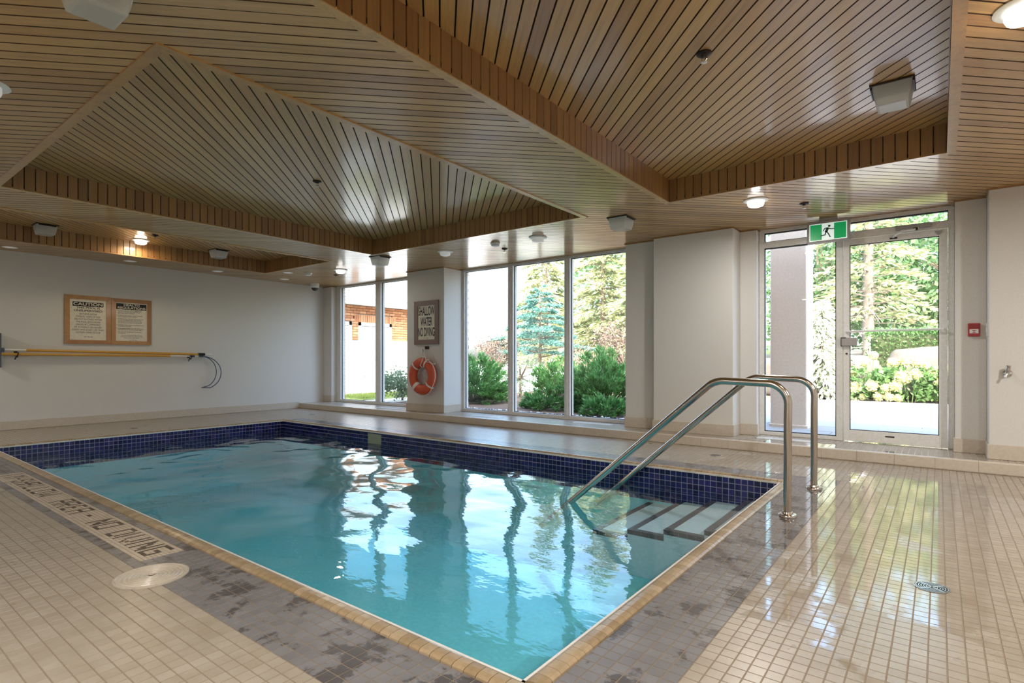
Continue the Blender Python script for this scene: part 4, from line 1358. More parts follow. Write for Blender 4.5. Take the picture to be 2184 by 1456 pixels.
# alarm pull station, switch, hose tap, and a stray fixing
t = thing('fire_alarm_station', (0.262, 6.86, 1.278), 'red fire alarm pull station on the pier beside the door', 'alarm')
mb = MB(); mb.cbox(-0.044, 0.044, -0.03, 0, -0.062, 0.062, 0.004); mb.build('case', M['red'], t)
mb = MB(); mb.cbox(-0.033, 0.033, -0.036, -0.029, -0.034, 0.006, 0.003); o = mb.build('pull_bar', M['white'], t)
mb = MB(); mb.add([(-0.02, -0.0368, -0.005), (0.02, -0.0368, -0.005), (0.0, -0.0368, -0.016)], [(0, 2, 1)]); mb.add([(-0.02, -0.0368, -0.028), (0.02, -0.0368, -0.028), (0.0, -0.0368, -0.02)], [(0, 1, 2)]); mb.build('mark', M['red'], o)
mb = MB(); mb.cbox(-0.036, 0.036, -0.033, -0.029, 0.014, 0.05, 0.002); mb.build('top_panel', simple('deep_red', (0.28, 0.012, 0.016), 0.4), t)
t = thing('light_switch', (0.355, 6.73, 1.27), 'white switch plate on the pier side beside the alarm station', 'switch')
mb = MB(); mb.cbox(-0.008, 0, -0.04, 0.04, -0.065, 0.065, 0.002); mb.build('plate', M['white'], t)
mb = MB(); mb.cbox(-0.013, -0.007, -0.012, 0.012, -0.022, 0.022, 0.002); mb.build('rocker', M['white'], t)
t = thing('hose_tap', (0.478, 6.57, 0.875), 'chrome hose tap on the white wall right of the door', 'tap')
mb = MB(); mb.lathe([(0.036, 0.0), (0.036, -0.006), (0.030, -0.014), (0.014, -0.018)], 24, axis='y'); mb.build('rosette', M['chrome'], t, smooth=True)
mb = MB(); mb.tube([(0, -0.015, 0), (0, -0.05, 0.0), (-0.002, -0.062, 0.012), (0.004, -0.066, 0.05)], [0.014, 0.015, 0.017, 0.016], 12); mb.build('body', M['chrome'], t, smooth=True)
mb = MB(); mb.lathe([(0.013, 0.0), (0.016, 0.004), (0.016, 0.02), (0.010, 0.024)], 14, (0.005, -0.067, 0.05)); mb.build('handle', M['chrome'], t, smooth=True)
mb = MB(); mb.tube([(-0.004, -0.058, 0.0), (-0.016, -0.07, -0.022), (-0.018, -0.072, -0.035)], 0.010, 10); mb.build('spout', M['chrome'], t, smooth=True)

# ------------------------------------------------------------------ handrails
def rail(y, label):
    t = thing('pool_handrail', (-0.765, y, 0), label, 'handrail', 'stainless handrails over the pool steps')
    P = [(0, 0.0, 0.0)]
    path = [Vector((0, 0, 0.004)), Vector((0.002, 0, 0.60))]
    r_ = 0.13
    top = 0.852
    for k in range(9):
        a = math.radians(90 * k / 8)
        path.append(Vector((0.004 - r_ + r_ * math.cos(a), 0, top - r_ - 0.008 + r_ * math.sin(a))))
    sl = Vector((-0.740, 0, -0.650)).normalized()
    b0 = Vector((-0.395, 0, top))
    th = math.atan2(-sl.z, -sl.x)
    rb = 0.17
    c = Vector((b0.x + rb * math.tan(th / 2) * 0.0, 0, top - rb))
    for k in range(8):
        a = math.radians(90) + th * k / 7
        path.append(Vector((c.x + rb * math.cos(a), 0, c.z + rb * math.sin(a))))
    end = path[-1]
    for s in (0.4, 0.8, 1.2, 1.55, 1.86):
        path.append(end + sl * s)
    mb = MB(); mb.tube(path, 0.0245, 20); mb.build('tube', M['steel'], t, smooth=True)
    mb = MB(); mb.lathe([(0.056, 0.0), (0.057, 0.010), (0.052, 0.017), (0.034, 0.020), (0.030, 0.032), (0.026, 0.034)], 32); mb.build('flange', M['steel'], t, smooth=True)
    return t
rail(3.87, 'stainless handrail nearer the camera curving into the pool')
rail(4.81, 'stainless handrail farther from the camera, next to the ledge')

# ------------------------------------------------------------------ drains and grilles
def drain(loc, r_, label, mat='drain_metal'):
    t = thing('floor_drain', loc, label, 'drain', 'round floor drains')
    mb = MB(); mb.lathe([(r_, 0.0), (r_, 0.0015), (r_ * 0.94, 0.002), (r_ * 0.93, 0.0005)], 40); mb.build('rim', M[mat], t, smooth=True)
    mb = MB(); mb.lathe([(r_ * 0.92, 0.0006), (r_ * 0.5, 0.0008)], 40); mb.build('sump', M['black'], t)
    k = 0
    for q in (0.84, 0.70, 0.56, 0.42, 0.28):
        mb = MB()
        for s in range(4):
            a0, a1 = s * PI / 2 + 0.08 + 0.785, (s + 1) * PI / 2 - 0.08 + 0.785
            vs, fs = [], []
            n = 10
            for l in range(n + 1):
                a = a0 + (a1 - a0) * l / n
                for rr in (q * r_, (q + 0.058) * r_):
                    vs.append((rr * math.cos(a), rr * math.sin(a), 0.0022))
            for l in range(n): fs.append((2 * l, 2 * l + 1, 2 * l + 3, 2 * l + 2))
            mb.add(vs, [f[::-1] for f in fs])
        mb.build('ring_bar', M[mat], t)
    mb = MB()
    for s in range(4):
        a = s * PI / 2 + 0.785
        c, sn = math.cos(a), math.sin(a)
        w_ = 0.055 * r_
        mb.add([(x * c - y * sn, x * sn + y * c, 0.0024) for x, y in ((0, -w_), (r_ * 0.93, -w_), (r_ * 0.93, w_), (0, w_))], [(0, 1, 2, 3)])
    mb.build('spoke', M[mat], t)
    return t
drain((-0.025, 3.05, 0.0006), 0.066, 'black slotted floor drain in the wet deck right of the handrails')
drain((-1.845, 5.87, 0.0006), 0.055, 'small floor drain between the pool and the broad wall panel')
drain((-9.24, 3.03, 0.0006), 0.055, 'small floor drain on the dry deck under the framed notices')
drain((-8.96, 5.73, 0.0006), 0.055, 'small floor drain at the corner near the two pane window')
t = thing('skimmer_lid', (-2.875, 1.015, 0.0005), 'round beige skimmer lid with raised rings set by the lettering', 'lid')
mb = MB()
pf = [(0.150, 0.0), (0.150, 0.006), (0.142, 0.008), (0.136, 0.004)]
r_ = 0.128
while r_ > 0.02:
    pf += [(r_, 0.004), (r_ - 0.003, 0.008), (r_ - 0.008, 0.008), (r_ - 0.011, 0.004)]
    r_ -= 0.017
pf += [(0.008, 0.004)]
mb.lathe(pf, 48); mb.build('lid', M['drain'], t)
mb = MB(); mb.lathe([(0.012, 0.004), (0.012, 0.0095), (0.004, 0.0095)], 14); mb.build('bolt', M['drain_metal'], t)
def grille(x, y, L, label):
    t = thing('floor_grille', (x, y, STEP_Z), label, 'grille', 'linear air grilles set in the ledge')
    mb = MB(); w_ = 0.075
    for a in ((-L / 2, L / 2, -w_, -w_ + 0.012), (-L / 2, L / 2, w_ - 0.012, w_), (-L / 2, -L / 2 + 0.012, -w_, w_), (L / 2 - 0.012, L / 2, -w_, w_)):
        mb.box(a[0], a[1], a[2], a[3], 0.0, 0.004)
    mb.build('frame', M['frame'], t)
    n = 9
    for k in range(n):
        yy = -w_ + 0.012 + (k + 0.5) * (2 * w_ - 0.024) / n
        mb = MB(); mb.box(-L / 2 + 0.012, L / 2 - 0.012, yy - 0.004, yy + 0.004, 0.0002, 0.003); mb.build('bar', M['frame'], t)
    mb = MB(); mb.box(-L / 2 + 0.01, L / 2 - 0.01, -w_ + 0.01, w_ - 0.01, 0.0, 0.0006); mb.build('slot_bed', M['grey_plastic'], t)
grille(-1.36, 6.75, 0.58, 'linear air grille in the ledge before the door side light')
grille(-3.82, 6.80, 0.58, 'linear air grille in the ledge under the right pane of the wide window')
grille(-5.60, 6.62, 0.58, 'linear air grille in the ledge under the left pane of the wide window')
grille(-7.98, 6.66, 0.58, 'linear air grille in the ledge under the two pane window')

# ------------------------------------------------------------------ outside: ground, patio, column, brick wing
GZ = 0.06
mb = MB(); mb.box(-9.6, 30, 7.48, 80, -0.3, GZ - 0.02)
tag(mb.build('ground', M['mulch']), 'mulched garden ground beyond the windows', 'ground', kind='structure')
mb = MB(); mb.box(-70, -9.6, 7.48, 80, -0.3, GZ - 0.015)
tag(mb.build('driveway_ground', M['drive']), 'pale driveway between the pool building and the brick wing', 'driveway', kind='structure')
patio = bpy.data.objects.new('patio_pavement', None); col.objects.link(patio)
tag(patio, 'pale stone paver patio outside the glass door', 'patio', kind='structure')
mb = MB(); mb.box(-2.9, 4.2, 7.48, 14.55, -0.2, GZ + 0.002); mb.build('bedding', M['mortar'], patio)
k = 0
yy = 7.49
while yy < 14.5:
    xx = -2.88 - (0.45 if k % 2 else 0)
    while xx < 4.2:
        a, b = max(xx, -2.88), min(xx + 0.9, 4.2)
        if b - a > 0.08:
            mb = MB(); zt_ = GZ + 0.012 + rng.uniform(-0.002, 0.002)
            mb.cbox(a + 0.004, b - 0.004, yy + 0.004, min(yy + 0.6, 14.53) - 0.004, GZ - 0.05, zt_, 0.004); mb.build('paver', M['paver'], patio)
        xx += 0.9
    yy += 0.6; k += 1
mb = MB(); mb.cbox(-1.86, -1.405, 8.30, 8.78, GZ, 4.3, 0.012)
colm = tag(mb.build('pillar', M['concrete']), 'smooth beige outdoor column standing on the patio', 'column', kind='structure')
mb = MB(); mb.cbox(-1.875, -1.39, 8.285, 8.795, GZ, GZ + 0.05, 0.008); mb.build('lower_band', M['concrete'], colm)

WX_ = -12.7
t = thing('brick_building', (WX_, 10, 0), 'brick garage wing with white doors seen through the two pane window', 'building')
t['kind'] = 'thing'
def loc_(o):
    o.location = (-t.location.x, -t.location.y, -t.location.z); return o
mb = MB(); mb.box(WX_ - 4, WX_ - 0.06, 7.5, 12.2, -0.2, 2.5); loc_(mb.build('wall', M['mortar'], t))
mb = MB(); mb.box(WX_ - 0.06, WX_, 10.72, 12.2, -0.2, 1.545); mb.box(WX_ - 0.06, WX_, 9.33, 9.52, -0.2, 1.52); mb.box(WX_ - 0.06, WX_, 7.5, 8.3, -0.2, 1.52); loc_(mb.build('lower_band', M['roofwhite'], t))  # brick below the eaves shadow, coloured white for the strong sun on it
bk = MB()
z = 1.535
r_ = 0
def open_(y, z):
    return (9.57 < y < 10.62 and z < 2.0) or (8.35 < y < 9.30 and z < 1.97)
while z < 2.48:
    yy = 7.5 - (0.1 if r_ % 2 else 0)
    while yy < 12.1:
        a, b = yy, yy + 0.2
        for (da, db) in ((9.55, 10.72), (8.30, 9.33)):
            if z < 2.02 and a < db and b > da:
                if a < da - 0.02: b = da
                elif b > db + 0.02: a = db
                else: a = b
        if b - a > 0.02 and not (9.4 < (a + b) / 2 < 10.85 and 2.0 < z < 2.24):
            bk.box(WX_ - 0.06, WX_ + 0.006, a, b, z, z + 0.062)
        yy += 0.21
    z += 0.073; r_ += 1
yy = 9.42
while yy < 10.84:
    bk.box(WX_ - 0.06, WX_ + 0.008, yy, yy + 0.062, 2.02, 2.23); yy += 0.073
loc_(bk.build('brickwork', M['brick'], t, kind='stuff'))
for y0_, y1_, ztop in ((9.55, 10.72, 2.02), (8.30, 9.33, 2.02)):
    mb = MB(); mb.box(WX_ - 0.05, WX_ + 0.02, y0_, y0_ + 0.09, -0.1, ztop); mb.box(WX_ - 0.05, WX_ + 0.02, y1_ - 0.09, y1_, -0.1, ztop); mb.box(WX_ - 0.05, WX_ + 0.02, y0_, y1_, ztop - 0.09, ztop)
    fr = loc_(mb.build('door_frame', M['roofwhite'], t))
    nP = 4
    for k in range(nP):
        zz0 = 0.05 + k * (ztop - 0.14) / nP
        mb = MB(); mb.cbox(WX_ - 0.05, WX_ - 0.01, y0_ + 0.09, y1_ - 0.09, zz0, zz0 + (ztop - 0.14) / nP - 0.012, 0.008)
        mb.build('door_panel', M['roofwhite'], fr)
mb = MB(); mb.box(WX_ - 4.2, WX_ + 0.35, 7.3, 12.5, 2.49, 2.66); loc_(mb.build('fascia', M['roofwhite'], t))
mb = MB(); mb.add([(WX_ + 0.38, 7.2, 2.66), (WX_ + 0.38, 12.6, 2.66), (WX_ - 1.9, 12.6, 3.3), (WX_ - 1.9, 7.2, 3.3), (WX_ - 4.2, 7.2, 2.66), (WX_ - 4.2, 12.6, 2.66)], [(0, 1, 2, 3), (3, 2, 5, 4), (0, 3, 4), (1, 5, 2), (0, 4, 5, 1)])
loc_(mb.build('roof', M['roofwhite'], t))

# lawn strip: blades as one mesh on a soil bed
mb = MB(); mb.box(-12.2, -10.6, 8.1, 10.6, GZ - 0.1, GZ + 0.004)
tag(mb.build('lawn_bed', M['soil_lawn']), 'small lawn patch before the brick wing', 'lawn', kind='structure')

def cards(P, Dv, L, W, tilt=None):
    """leaf blades: a diamond per point, base P, direction Dv"""
    P, Dv = np.asarray(P, float), np.asarray(Dv, float)
    n = len(P)
    Dv = Dv / np.linalg.norm(Dv, axis=1, keepdims=True)
    S = np.cross(Dv, rng.normal(size=(n, 3)) if tilt is None else tilt)
    S /= np.linalg.norm(S, axis=1, keepdims=True) + 1e-9
    L = np.broadcast_to(np.asarray(L, float), (n,))[:, None]; W = np.broadcast_to(np.asarray(W, float), (n,))[:, None]
    V = np.stack([P, P + Dv * L * 0.45 + S * W / 2, P + Dv * L, P + Dv * L * 0.45 - S * W / 2], 1)
    return V.reshape(-1, 3)
def leaf_obj(name, V, mat, parent):
    Q = np.arange(len(V)).reshape(-1, 4)
    return link(name, np_mesh(name, V, Q, mat), parent)

P = np.stack([rng.uniform(-12.15, -10.65, 5000), rng.uniform(8.15, 10.55, 5000), np.full(5000, GZ)], 1)
Dv = np.stack([rng.normal(0, .35, 5000), rng.normal(0, .35, 5000), np.ones(5000)], 1)
tag(link('lawn_grass', np_mesh('lawn_grass', cards(P, Dv, rng.uniform(.04, .09, 5000), .012), np.arange(20000).reshape(-1, 4), M['grass'])), 'short sunlit grass of the lawn patch', 'grass', kind='stuff')
# white pebbles along the window foot
n = 900
base_v = np.array([(1, 0, 0), (-1, 0, 0), (0, 1, 0), (0, -1, 0), (0, 0, 1), (0, 0, -1)], float)
base_f = np.array([(0, 2, 4), (2, 1, 4), (1, 3, 4), (3, 0, 4), (2, 0, 5), (1, 2, 5), (3, 1, 5), (0, 3, 5)])
C_ = np.stack([rng.uniform(-8.2, -3.2, n), rng.uniform(7.50, 7.95, n), GZ - 0.01 + rng.uniform(0, .02, n)], 1)
S_ = rng.uniform(0.018, 0.036, (n, 1, 3)) * np.array([1, 1, 0.7])
V = (base_v[None] * S_ + C_[:, None]).reshape(-1, 3)
Q = (base_f[None] + 6 * np.arange(n)[:, None, None]).reshape(-1, 3)
tag(link('pebble_strip', np_mesh('pebble_strip', V, Q, M['pebble'], smooth=True)), 'white pebbles along the foot of the wide window', 'pebbles', kind='stuff')

# ------------------------------------------------------------------ plants
def trunk(t, h, r_, mat, lean=0.0, r1=None):
    mb = MB(); n = 9
    path = [(lean * (k / n) + 0.04 * r_ * math.sin(k * 1.7), 0.04 * math.sin(k * 2.1) * r_ * 4, h * k / n) for k in range(n + 1)]
    mb.tube(path, [r_ * (1 - 0.8 * k / n) + 0.008 for k in range(n + 1)], 10)
    return mb.build('trunk', M[mat], t, smooth=True)

def conifer(name, loc, h, r_, z0, nb, mat, label, bark='bark', droop=0.25, dens=70, cl=(0.10, 0.2), cwid=0.03, group=None, tr=0.06, top_sharp=1.0, bare=0, sparse=None):
    t = thing(name, loc, label, 'tree' if h > 2.6 else 'shrub', group)
    trunk(t, h, tr, bark)
    Ps, Ds, Ls = [], [], []
    wood_ = MB()
    for k in range(nb):
        f = (k + rng.random()) / nb
        z = z0 + (h - z0) * f
        L = r_ * (1 - f) ** (0.8 * top_sharp) * rng.uniform(0.7, 1.08) + 0.08
        a = k * 2.39996 + rng.uniform(-.3, .3)
        out = np.array([math.cos(a), math.sin(a), 0])
        n = max(10, int(dens * L))
        s = rng.random(n) ** 0.65
        up = 0.12 - droop * s * s + 0.06 * s
        c = np.array([0, 0, z]) + out[None] * (L * s)[:, None] + np.array([0, 0, 1.0])[None] * (L * up)[:, None]
        side = np.cross(out, [0, 0, 1.0])
        w_ = rng.normal(0, 0.20, n) * L * (1 - 0.65 * s)
        c = c + side[None] * w_[:, None] + rng.normal(0, .02, (n, 3))
        d = out[None] * 1.0 + side[None] * (np.sign(w_) * rng.uniform(0.2, 1.0, n))[:, None] + np.array([0, 0, 1.0])[None] * rng.normal(-droop * 0.8, 0.3, n)[:, None]
        Ps.append(c); Ds.append(d); Ls.append(rng.uniform(cl[0], cl[1], n))
        if L > 0.25:
            wood_.tube([(0, 0, z), tuple(out * L * 0.5 + np.array([0, 0, z + L * (0.12 - droop * 0.25)])), tuple(out * L * 0.95 + np.array([0, 0, z + L * (0.16 - droop * 0.9)]))], [0.012 + 0.01 * L, 0.009, 0.004], 5)
    for k in range(bare):
        z = rng.uniform(0.6, z0 + 1.2); a = rng.uniform(0, 2 * PI); L = rng.uniform(0.5, 1.5)
        o_ = np.array([math.cos(a), math.sin(a), 0]) * L
        wood_.tube([(0, 0, z), tuple(o_ * 0.5 + np.array([0, 0, z - 0.03])), tuple(o_ + np.array([0, 0, z - 0.22 * L]))], [0.016, 0.010, 0.004], 5)
    wood_.build('branches', M[bark], t)
    P, Dv, L = np.concatenate(Ps), np.concatenate(Ds), np.concatenate(Ls)
    leaf_obj('foliage', cards(P, Dv, L, L * 0.34 if cwid is None else cwid), mat if not isinstance(mat, str) else M[mat], t)
    return t

def broadleaf(name, loc, h, r_, z0, ncl, per, mat, label, leaf=0.11, tr=0.11, group=None, cat='tree', flat=1.0):
    t = thing(name, loc, label, cat, group)
    trunk(t, h * 0.75, tr, 'bark')
    wood_ = MB()
    Ps, Ds = [], []
    for k in range(ncl):
        v = rng.normal(size=3); v /= np.linalg.norm(v)
        rad = rng.uniform(0.45, 1.0)
        c = np.array([v[0] * r_ * rad, v[1] * r_ * rad, (z0 + h) / 2 + v[2] * (h - z0) / 2 * rad * flat])
        m = int(per * rng.uniform(0.6, 1.3))
        sp = r_ * rng.uniform(0.13, 0.24)
        q = rng.normal(size=(m, 3)); q[:, 2] *= 0.6
        Ps.append(c + q * sp)
        Ds.append(rng.normal(size=(m, 3)) * 0.8 + np.array([v[0], v[1], -0.25]))
        if k % 3 == 0:
            wood_.tube([(0, 0, h * 0.4), tuple(c * 0.5 + np.array([0, 0, h * 0.22])), tuple(c)], [0.03, 0.018, 0.006], 5)
    wood_.build('branches', M['bark'], t)
    P, Dv = np.concatenate(Ps), np.concatenate(Ds)
    L = rng.uniform(0.7, 1.25, len(P)) * leaf
    leaf_obj('foliage', cards(P, Dv, L, L * 0.62), M[mat], t)
    return t

def juniper(loc, rx, ry, h, ncl, per, label, mat='juniper', L=(0.045, 0.11), low=-0.1):
    t = thing('juniper_shrub', loc, label, 'shrub', 'juniper shrubs outside the wide window')
    wood_ = MB()
    Ps, Ds, Ls = [], [], []
    for k in range(ncl):
        a = rng.uniform(0, 2 * PI); e_ = math.asin(rng.uniform(low, 1.0))
        v = np.array([math.cos(a) * math.cos(e_), math.sin(a) * math.cos(e_), math.sin(e_)])
        rad = rng.uniform(0.72, 1.0)
        tip = np.array([v[0] * rx, v[1] * ry, 0.12 + v[2] * h]) * rad
        root = tip * np.array([0.45, 0.45, 0.35])
        m = int(per * rng.uniform(0.7, 1.3))
        ax = tip - root
        side = np.array([-v[1], v[0], 0.0]); side /= np.linalg.norm(side) + 1e-9
        s = rng.random(m) ** 0.6
        w_ = rng.normal(0, 0.5, m) * (1.1 - s) * 0.42 * np.linalg.norm(ax)
        q = root + ax * s[:, None] + side[None] * w_[:, None] + rng.normal(size=(m, 3)) * 0.022 - np.array([0, 0, 1.0])[None] * (0.10 * s ** 3)[:, None]
        Ps.append(q)
        Ds.append(ax / np.linalg.norm(ax) + side[None] * (np.sign(w_) * rng.uniform(0.1, 0.9, m))[:, None] + np.array([0, 0, 0.12]) + rng.normal(size=(m, 3)) * 0.28)
        Ls.append(rng.uniform(L[0], L[1], m))
        if k % 2 == 0: wood_.tube([(0, 0, 0), tuple(root), tuple(tip)], [0.018, 0.011, 0.004], 5)
    for k in range(10):
        a = rng.uniform(0, 2 * PI)
        wood_.tube([(0, 0, 0.0), (math.cos(a) * rx * 0.4, math.sin(a) * ry * 0.4, rng.uniform(0.05, 0.25)), (math.cos(a) * rx * 0.85, math.sin(a) * ry * 0.85, rng.uniform(0.1, 0.5) * h)], [0.022, 0.014, 0.005], 5)
    wood_.build('branches', M['bark_grey'], t)
    P, Dv, L_ = np.concatenate(Ps), np.concatenate(Ds), np.concatenate(Ls)
    leaf_obj('foliage', cards(P, Dv, L_, L_ * 0.24), M[mat], t)
    return t
juniper((-8.25, 9.35, GZ), 1.0, 0.85, 1.13, 120, 210, 'green juniper shrub filling the lower left pane of the wide window')
juniper((-4.95, 9.25, GZ), 1.0, 0.85, 1.18, 120, 210, 'green juniper shrub filling the lower right pane of the wide window')
juniper((-6.75, 10.5, GZ), 0.95, 0.75, 1.0, 60, 150, 'open juniper shrub with bare grey stems behind the middle pane', low=0.25)
juniper((-4.45, 8.35, GZ), 0.48, 0.36, 0.30, 44, 120, 'low spreading juniper at the foot of the right pane')
juniper((-5.95, 8.75, GZ), 0.55, 0.4, 0.40, 34, 110, 'small juniper sprig between the two big juniper shrubs')
conifer('blue_spruce', (-9.0, 13.0, GZ), 3.0, 1.55, 0.95, 30, 'spruce', 'blue green spruce with spreading tiers behind the juniper shrubs', droop=0.16, dens=560, cl=(0.06, 0.15), cwid=0.026, tr=0.05)
conifer('pale_spruce', (-12.3, 18.2, GZ), 6.5, 1.9, 0.8, 80, 'conifer', 'tall sunlit pale conifer behind the blue spruce', droop=0.35, dens=140, cl=(0.13, 0.30), cwid=0.06, tr=0.10)
conifer('pale_spruce', (-9.9, 18.4, GZ), 7.0, 2.0, 0.5, 90, 'conifer', 'tall sunlit pale conifer at the middle of the right pane of the wide window', droop=0.4, dens=140, cl=(0.13, 0.30), cwid=0.06, tr=0.11)
conifer('pale_spruce', (-7.4, 16.6, GZ), 6.0, 1.6, 0.7, 70, 'conifer', 'sunlit pale conifer half hidden by the broad white wall panel', droop=0.4, dens=140, cl=(0.12, 0.26), cwid=0.05, tr=0.11)
broadleaf('purple_shrub', (-9.7, 12.0, GZ), 1.65, 0.62, 0.5, 40, 80, 'barberry', 'brownish purple shrub left of the blue spruce', leaf=0.055, tr=0.03, cat='shrub')
broadleaf('purple_shrub', (-5.65, 11.6, GZ), 1.75, 0.75, 0.4, 46, 80, 'barberry', 'brownish purple shrub above the right juniper', leaf=0.06, tr=0.03, cat='shrub')
broadleaf('twiggy_shrub', (-8.35, 11.2, GZ), 1.15, 0.75, 0.05, 50, 45, 'shrub', 'sparse twiggy shrub with small yellow green leaves behind the first mullion', leaf=0.05, tr=0.03, cat='shrub')
broadleaf('twiggy_shrub', (-7.1, 12.2, GZ), 1.3, 0.9, 0.1, 50, 45, 'barberry', 'sparse brown twiggy shrub under the blue green spruce', leaf=0.05, tr=0.03, cat='shrub')
broadleaf('round_shrub', (-9.75, 8.55, GZ), 0.72, 0.42, 0.05, 46, 60, 'shrub', 'small grey green shrub at the right foot of the two pane window', leaf=0.06, tr=0.02, cat='shrub')

# plants beyond the patio
conifer('sunlit_conifer', (-2.25, 15.1, GZ), 2.35, 0.95, 0.1, 70, 'weeping', 'weeping conifer coloured white with sun glare at the patio edge beside the column', droop=0.75, dens=170, cl=(0.12, 0.26), cwid=0.055, tr=0.05)
conifer('old_conifer', (-1.62, 19.0, GZ), 9.5, 1.9, 2.0, 80, 'conifer', 'tall conifer with bare grey trunk seen through the door glass', bark='bark_grey', droop=0.3, dens=70, cl=(0.14, 0.30), cwid=0.06, tr=0.17, bare=46)
broadleaf('leafy_tree', (0.7, 23.0, GZ), 8.0, 2.6, 1.3, 105, 95, 'leaf', 'leafy green tree filling the right half of the door glass', leaf=0.19)
broadleaf('leafy_tree', (-3.7, 24.0, GZ), 8.0, 2.5, 0.9, 95, 95, 'leaf', 'leafy green tree seen behind the column and side light', leaf=0.19)
broadleaf('leafy_tree', (-1.4, 28.0, GZ), 8.5, 3.0, 0.6, 85, 95, 'leaf', 'distant leafy tree behind the bare conifer trunk', leaf=0.24)
broadleaf('leafy_tree', (-13.0, 26.0, GZ), 7.5, 2.8, 0.5, 80, 90, 'leaf', 'distant leafy tree behind the middle pane of the wide window', leaf=0.22)
broadleaf('leafy_tree', (-9.2, 24.5, GZ), 8.0, 2.8, 0.5, 80, 90, 'leaf', 'distant leafy tree behind the right pane of the wide window', leaf=0.22)

# clipped hedge
t = thing('clipped_hedge', (0.35, 17.3, GZ), 'clipped green hedge above the boulders', 'hedge')
mb = MB(); mb.cbox(-1.75, 1.8, -0.35, 0.35, 0, 1.55, 0.1); mb.build('twigs', simple('hedge_twigs', (0.05, 0.06, 0.025), 0.9), t)
n = 9000
f = rng.random(n)
P = np.stack([rng.uniform(-1.85, 1.9, n), np.where(f < .55, -0.40, rng.uniform(-0.42, 0.42, n)), np.where(f < .55, rng.uniform(0.1, 1.66, n), 1.62)], 1) + rng.normal(0, .035, (n, 3))
Dv = np.where(f[:, None] < .55, np.array([0, -1, .35]), np.array([0, 0, 1.])) + rng.normal(0, .6, (n, 3))
L = rng.uniform(.05, .095, n)
leaf_obj('foliage', cards(P, Dv, L, L * .6), M['hedge'], t)

# boulders
def boulder(loc, sx, sy, sz, seed, label):
    import mathutils
    bm = bmesh.new(); bmesh.ops.create_icosphere(bm, subdivisions=4, radius=1.0)
    for v in bm.verts:
        p = v.co.copy()
        q = Vector([math.copysign(abs(c) ** 0.55, c) for c in p])
        nz = mathutils.noise.noise(p * 1.6 + Vector((seed, 0, 0))) * 0.10 + mathutils.noise.noise(p * 4.5 + Vector((0, seed, 0))) * 0.035
        q *= 1 + nz
        v.co = Vector((q.x * sx, q.y * sy, q.z * sz))
    me = bpy.data.meshes.new('boulder'); bm.to_mesh(me); bm.free(); me.shade_smooth(); me.materials.append(M['stone'])
    o = bpy.data.objects.new('boulder', me); col.objects.link(o); o.location = loc
    return tag(o, label, 'boulder', 'boulders retaining the bed beyond the patio')
boulder((-1.80, 15.95, 0.52), 0.72, 0.40, 0.56, 3.1, 'grey boulder left of the dark gap, behind the hydrangeas')
boulder((-0.05, 15.95, 0.60), 0.98, 0.42, 0.66, 8.4, 'larger grey boulder right of the dark gap, under the hedge')
boulder((-3.35, 16.0, 0.5), 0.75, 0.42, 0.55, 5.2, 'grey boulder behind the weeping conifer')

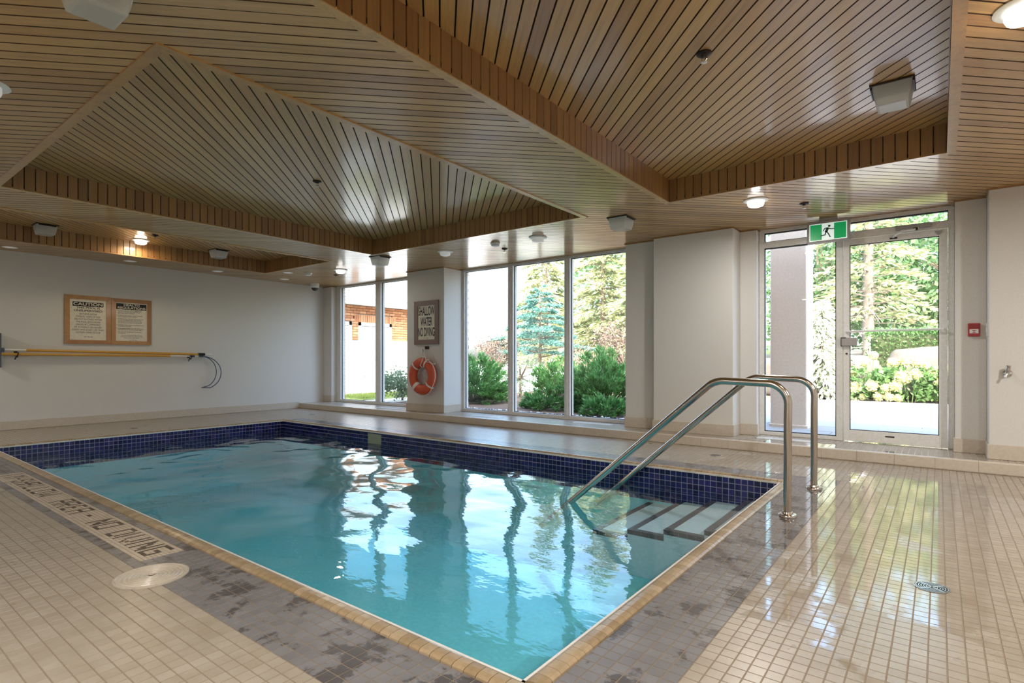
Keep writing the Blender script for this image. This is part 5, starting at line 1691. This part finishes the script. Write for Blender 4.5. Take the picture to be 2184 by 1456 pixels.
def hydrangea(loc, blooms, label, r_=0.55, h=0.75):
    t = thing('hydrangea_bush', loc, label, 'shrub', 'hydrangea bushes along the patio edge')
    n = 620
    a = rng.uniform(0, 2 * PI, n); q = np.sqrt(rng.random(n)); zz_ = rng.uniform(0.08, 1.0, n) * h
    P = np.stack([np.cos(a) * q * r_, np.sin(a) * q * r_ * 0.7, zz_], 1)
    Dv = np.stack([np.cos(a), np.sin(a), rng.normal(.1, .4, n)], 1)
    L = rng.uniform(.10, .17, n)
    leaf_obj('leaves', cards(P, Dv, L, L * .68), M['hydleaf'], t)
    mb = MB()
    for (bx_, by_, bz_, br) in blooms:
        mb.tube([(bx_ * 0.3, by_ * 0.3, 0), (bx_ * 0.7, by_ * 0.7, bz_ * 0.55), (bx_, by_, bz_ - br * 0.5)], 0.006, 5)
    mb.build('stems', M['hydleaf'], t)
    for (bx_, by_, bz_, br) in blooms:
        m = 150
        v = rng.normal(size=(m, 3)); v /= np.linalg.norm(v, axis=1, keepdims=True)
        Pp = np.array([bx_, by_, bz_]) + v * br * 0.8
        V = []
        Dd = v + rng.normal(0, .55, (m, 3))
        core = MB(); core.lathe([(br * 0.25, -br * 0.78), (br * 0.7, -br * 0.45), (br * 0.82, 0), (br * 0.7, br * 0.45), (br * 0.25, br * 0.78)], 12, (bx_, by_, bz_))
        Vc = cards(Pp, Dd, br * 0.42, br * 0.36)
        allv = np.concatenate([Vc, np.array(core.v)])
        me = bpy.data.meshes.new('bloom')
        me.from_pydata(allv.tolist(), [], [tuple(range(4 * k, 4 * k + 4)) for k in range(m)] + [tuple(4 * m + i_ for i_ in f_) for f_ in core.f])
        me.materials.append(M['bloom'])
        link('bloom', me, t)
    return t
hydrangea((-1.30, 14.95, GZ), [(-0.02, -0.25, 0.86, .10), (0.13, -0.1, 1.02, .09), (-0.22, -0.3, 0.30, .13), (0.12, -0.35, 0.35, .12), (0.24, -0.3, 0.12, .10), (-0.05, -0.35, 0.10, .07), (-0.28, -0.1, 0.62, .08)], 'hydrangea with pale yellow blooms left of the dark boulder gap')
hydrangea((-0.50, 14.95, GZ), [(-0.30, -0.2, 0.86, .11), (-0.08, -0.2, 0.90, .12), (0.10, -0.15, 0.86, .10), (-0.12, -0.35, 0.55, .15), (0.12, -0.3, 0.62, .11), (-0.42, -0.35, 0.30, .10), (-0.25, -0.38, 0.36, .12), (-0.36, -0.4, 0.12, .09), (-0.2, -0.4, 0.10, .08), (0.28, -0.25, 0.80, .08)], 'hydrangea heavy with pale yellow blooms before the larger boulder')
hydrangea((0.22, 15.0, GZ), [(-0.12, -0.2, 0.72, .13), (0.05, -0.2, 0.70, .13), (-0.22, -0.3, 0.45, .10), (0.10, -0.35, 0.30, .12), (-0.3, -0.25, 0.62, .08)], 'hydrangea with pale blooms at the right edge of the door glass')
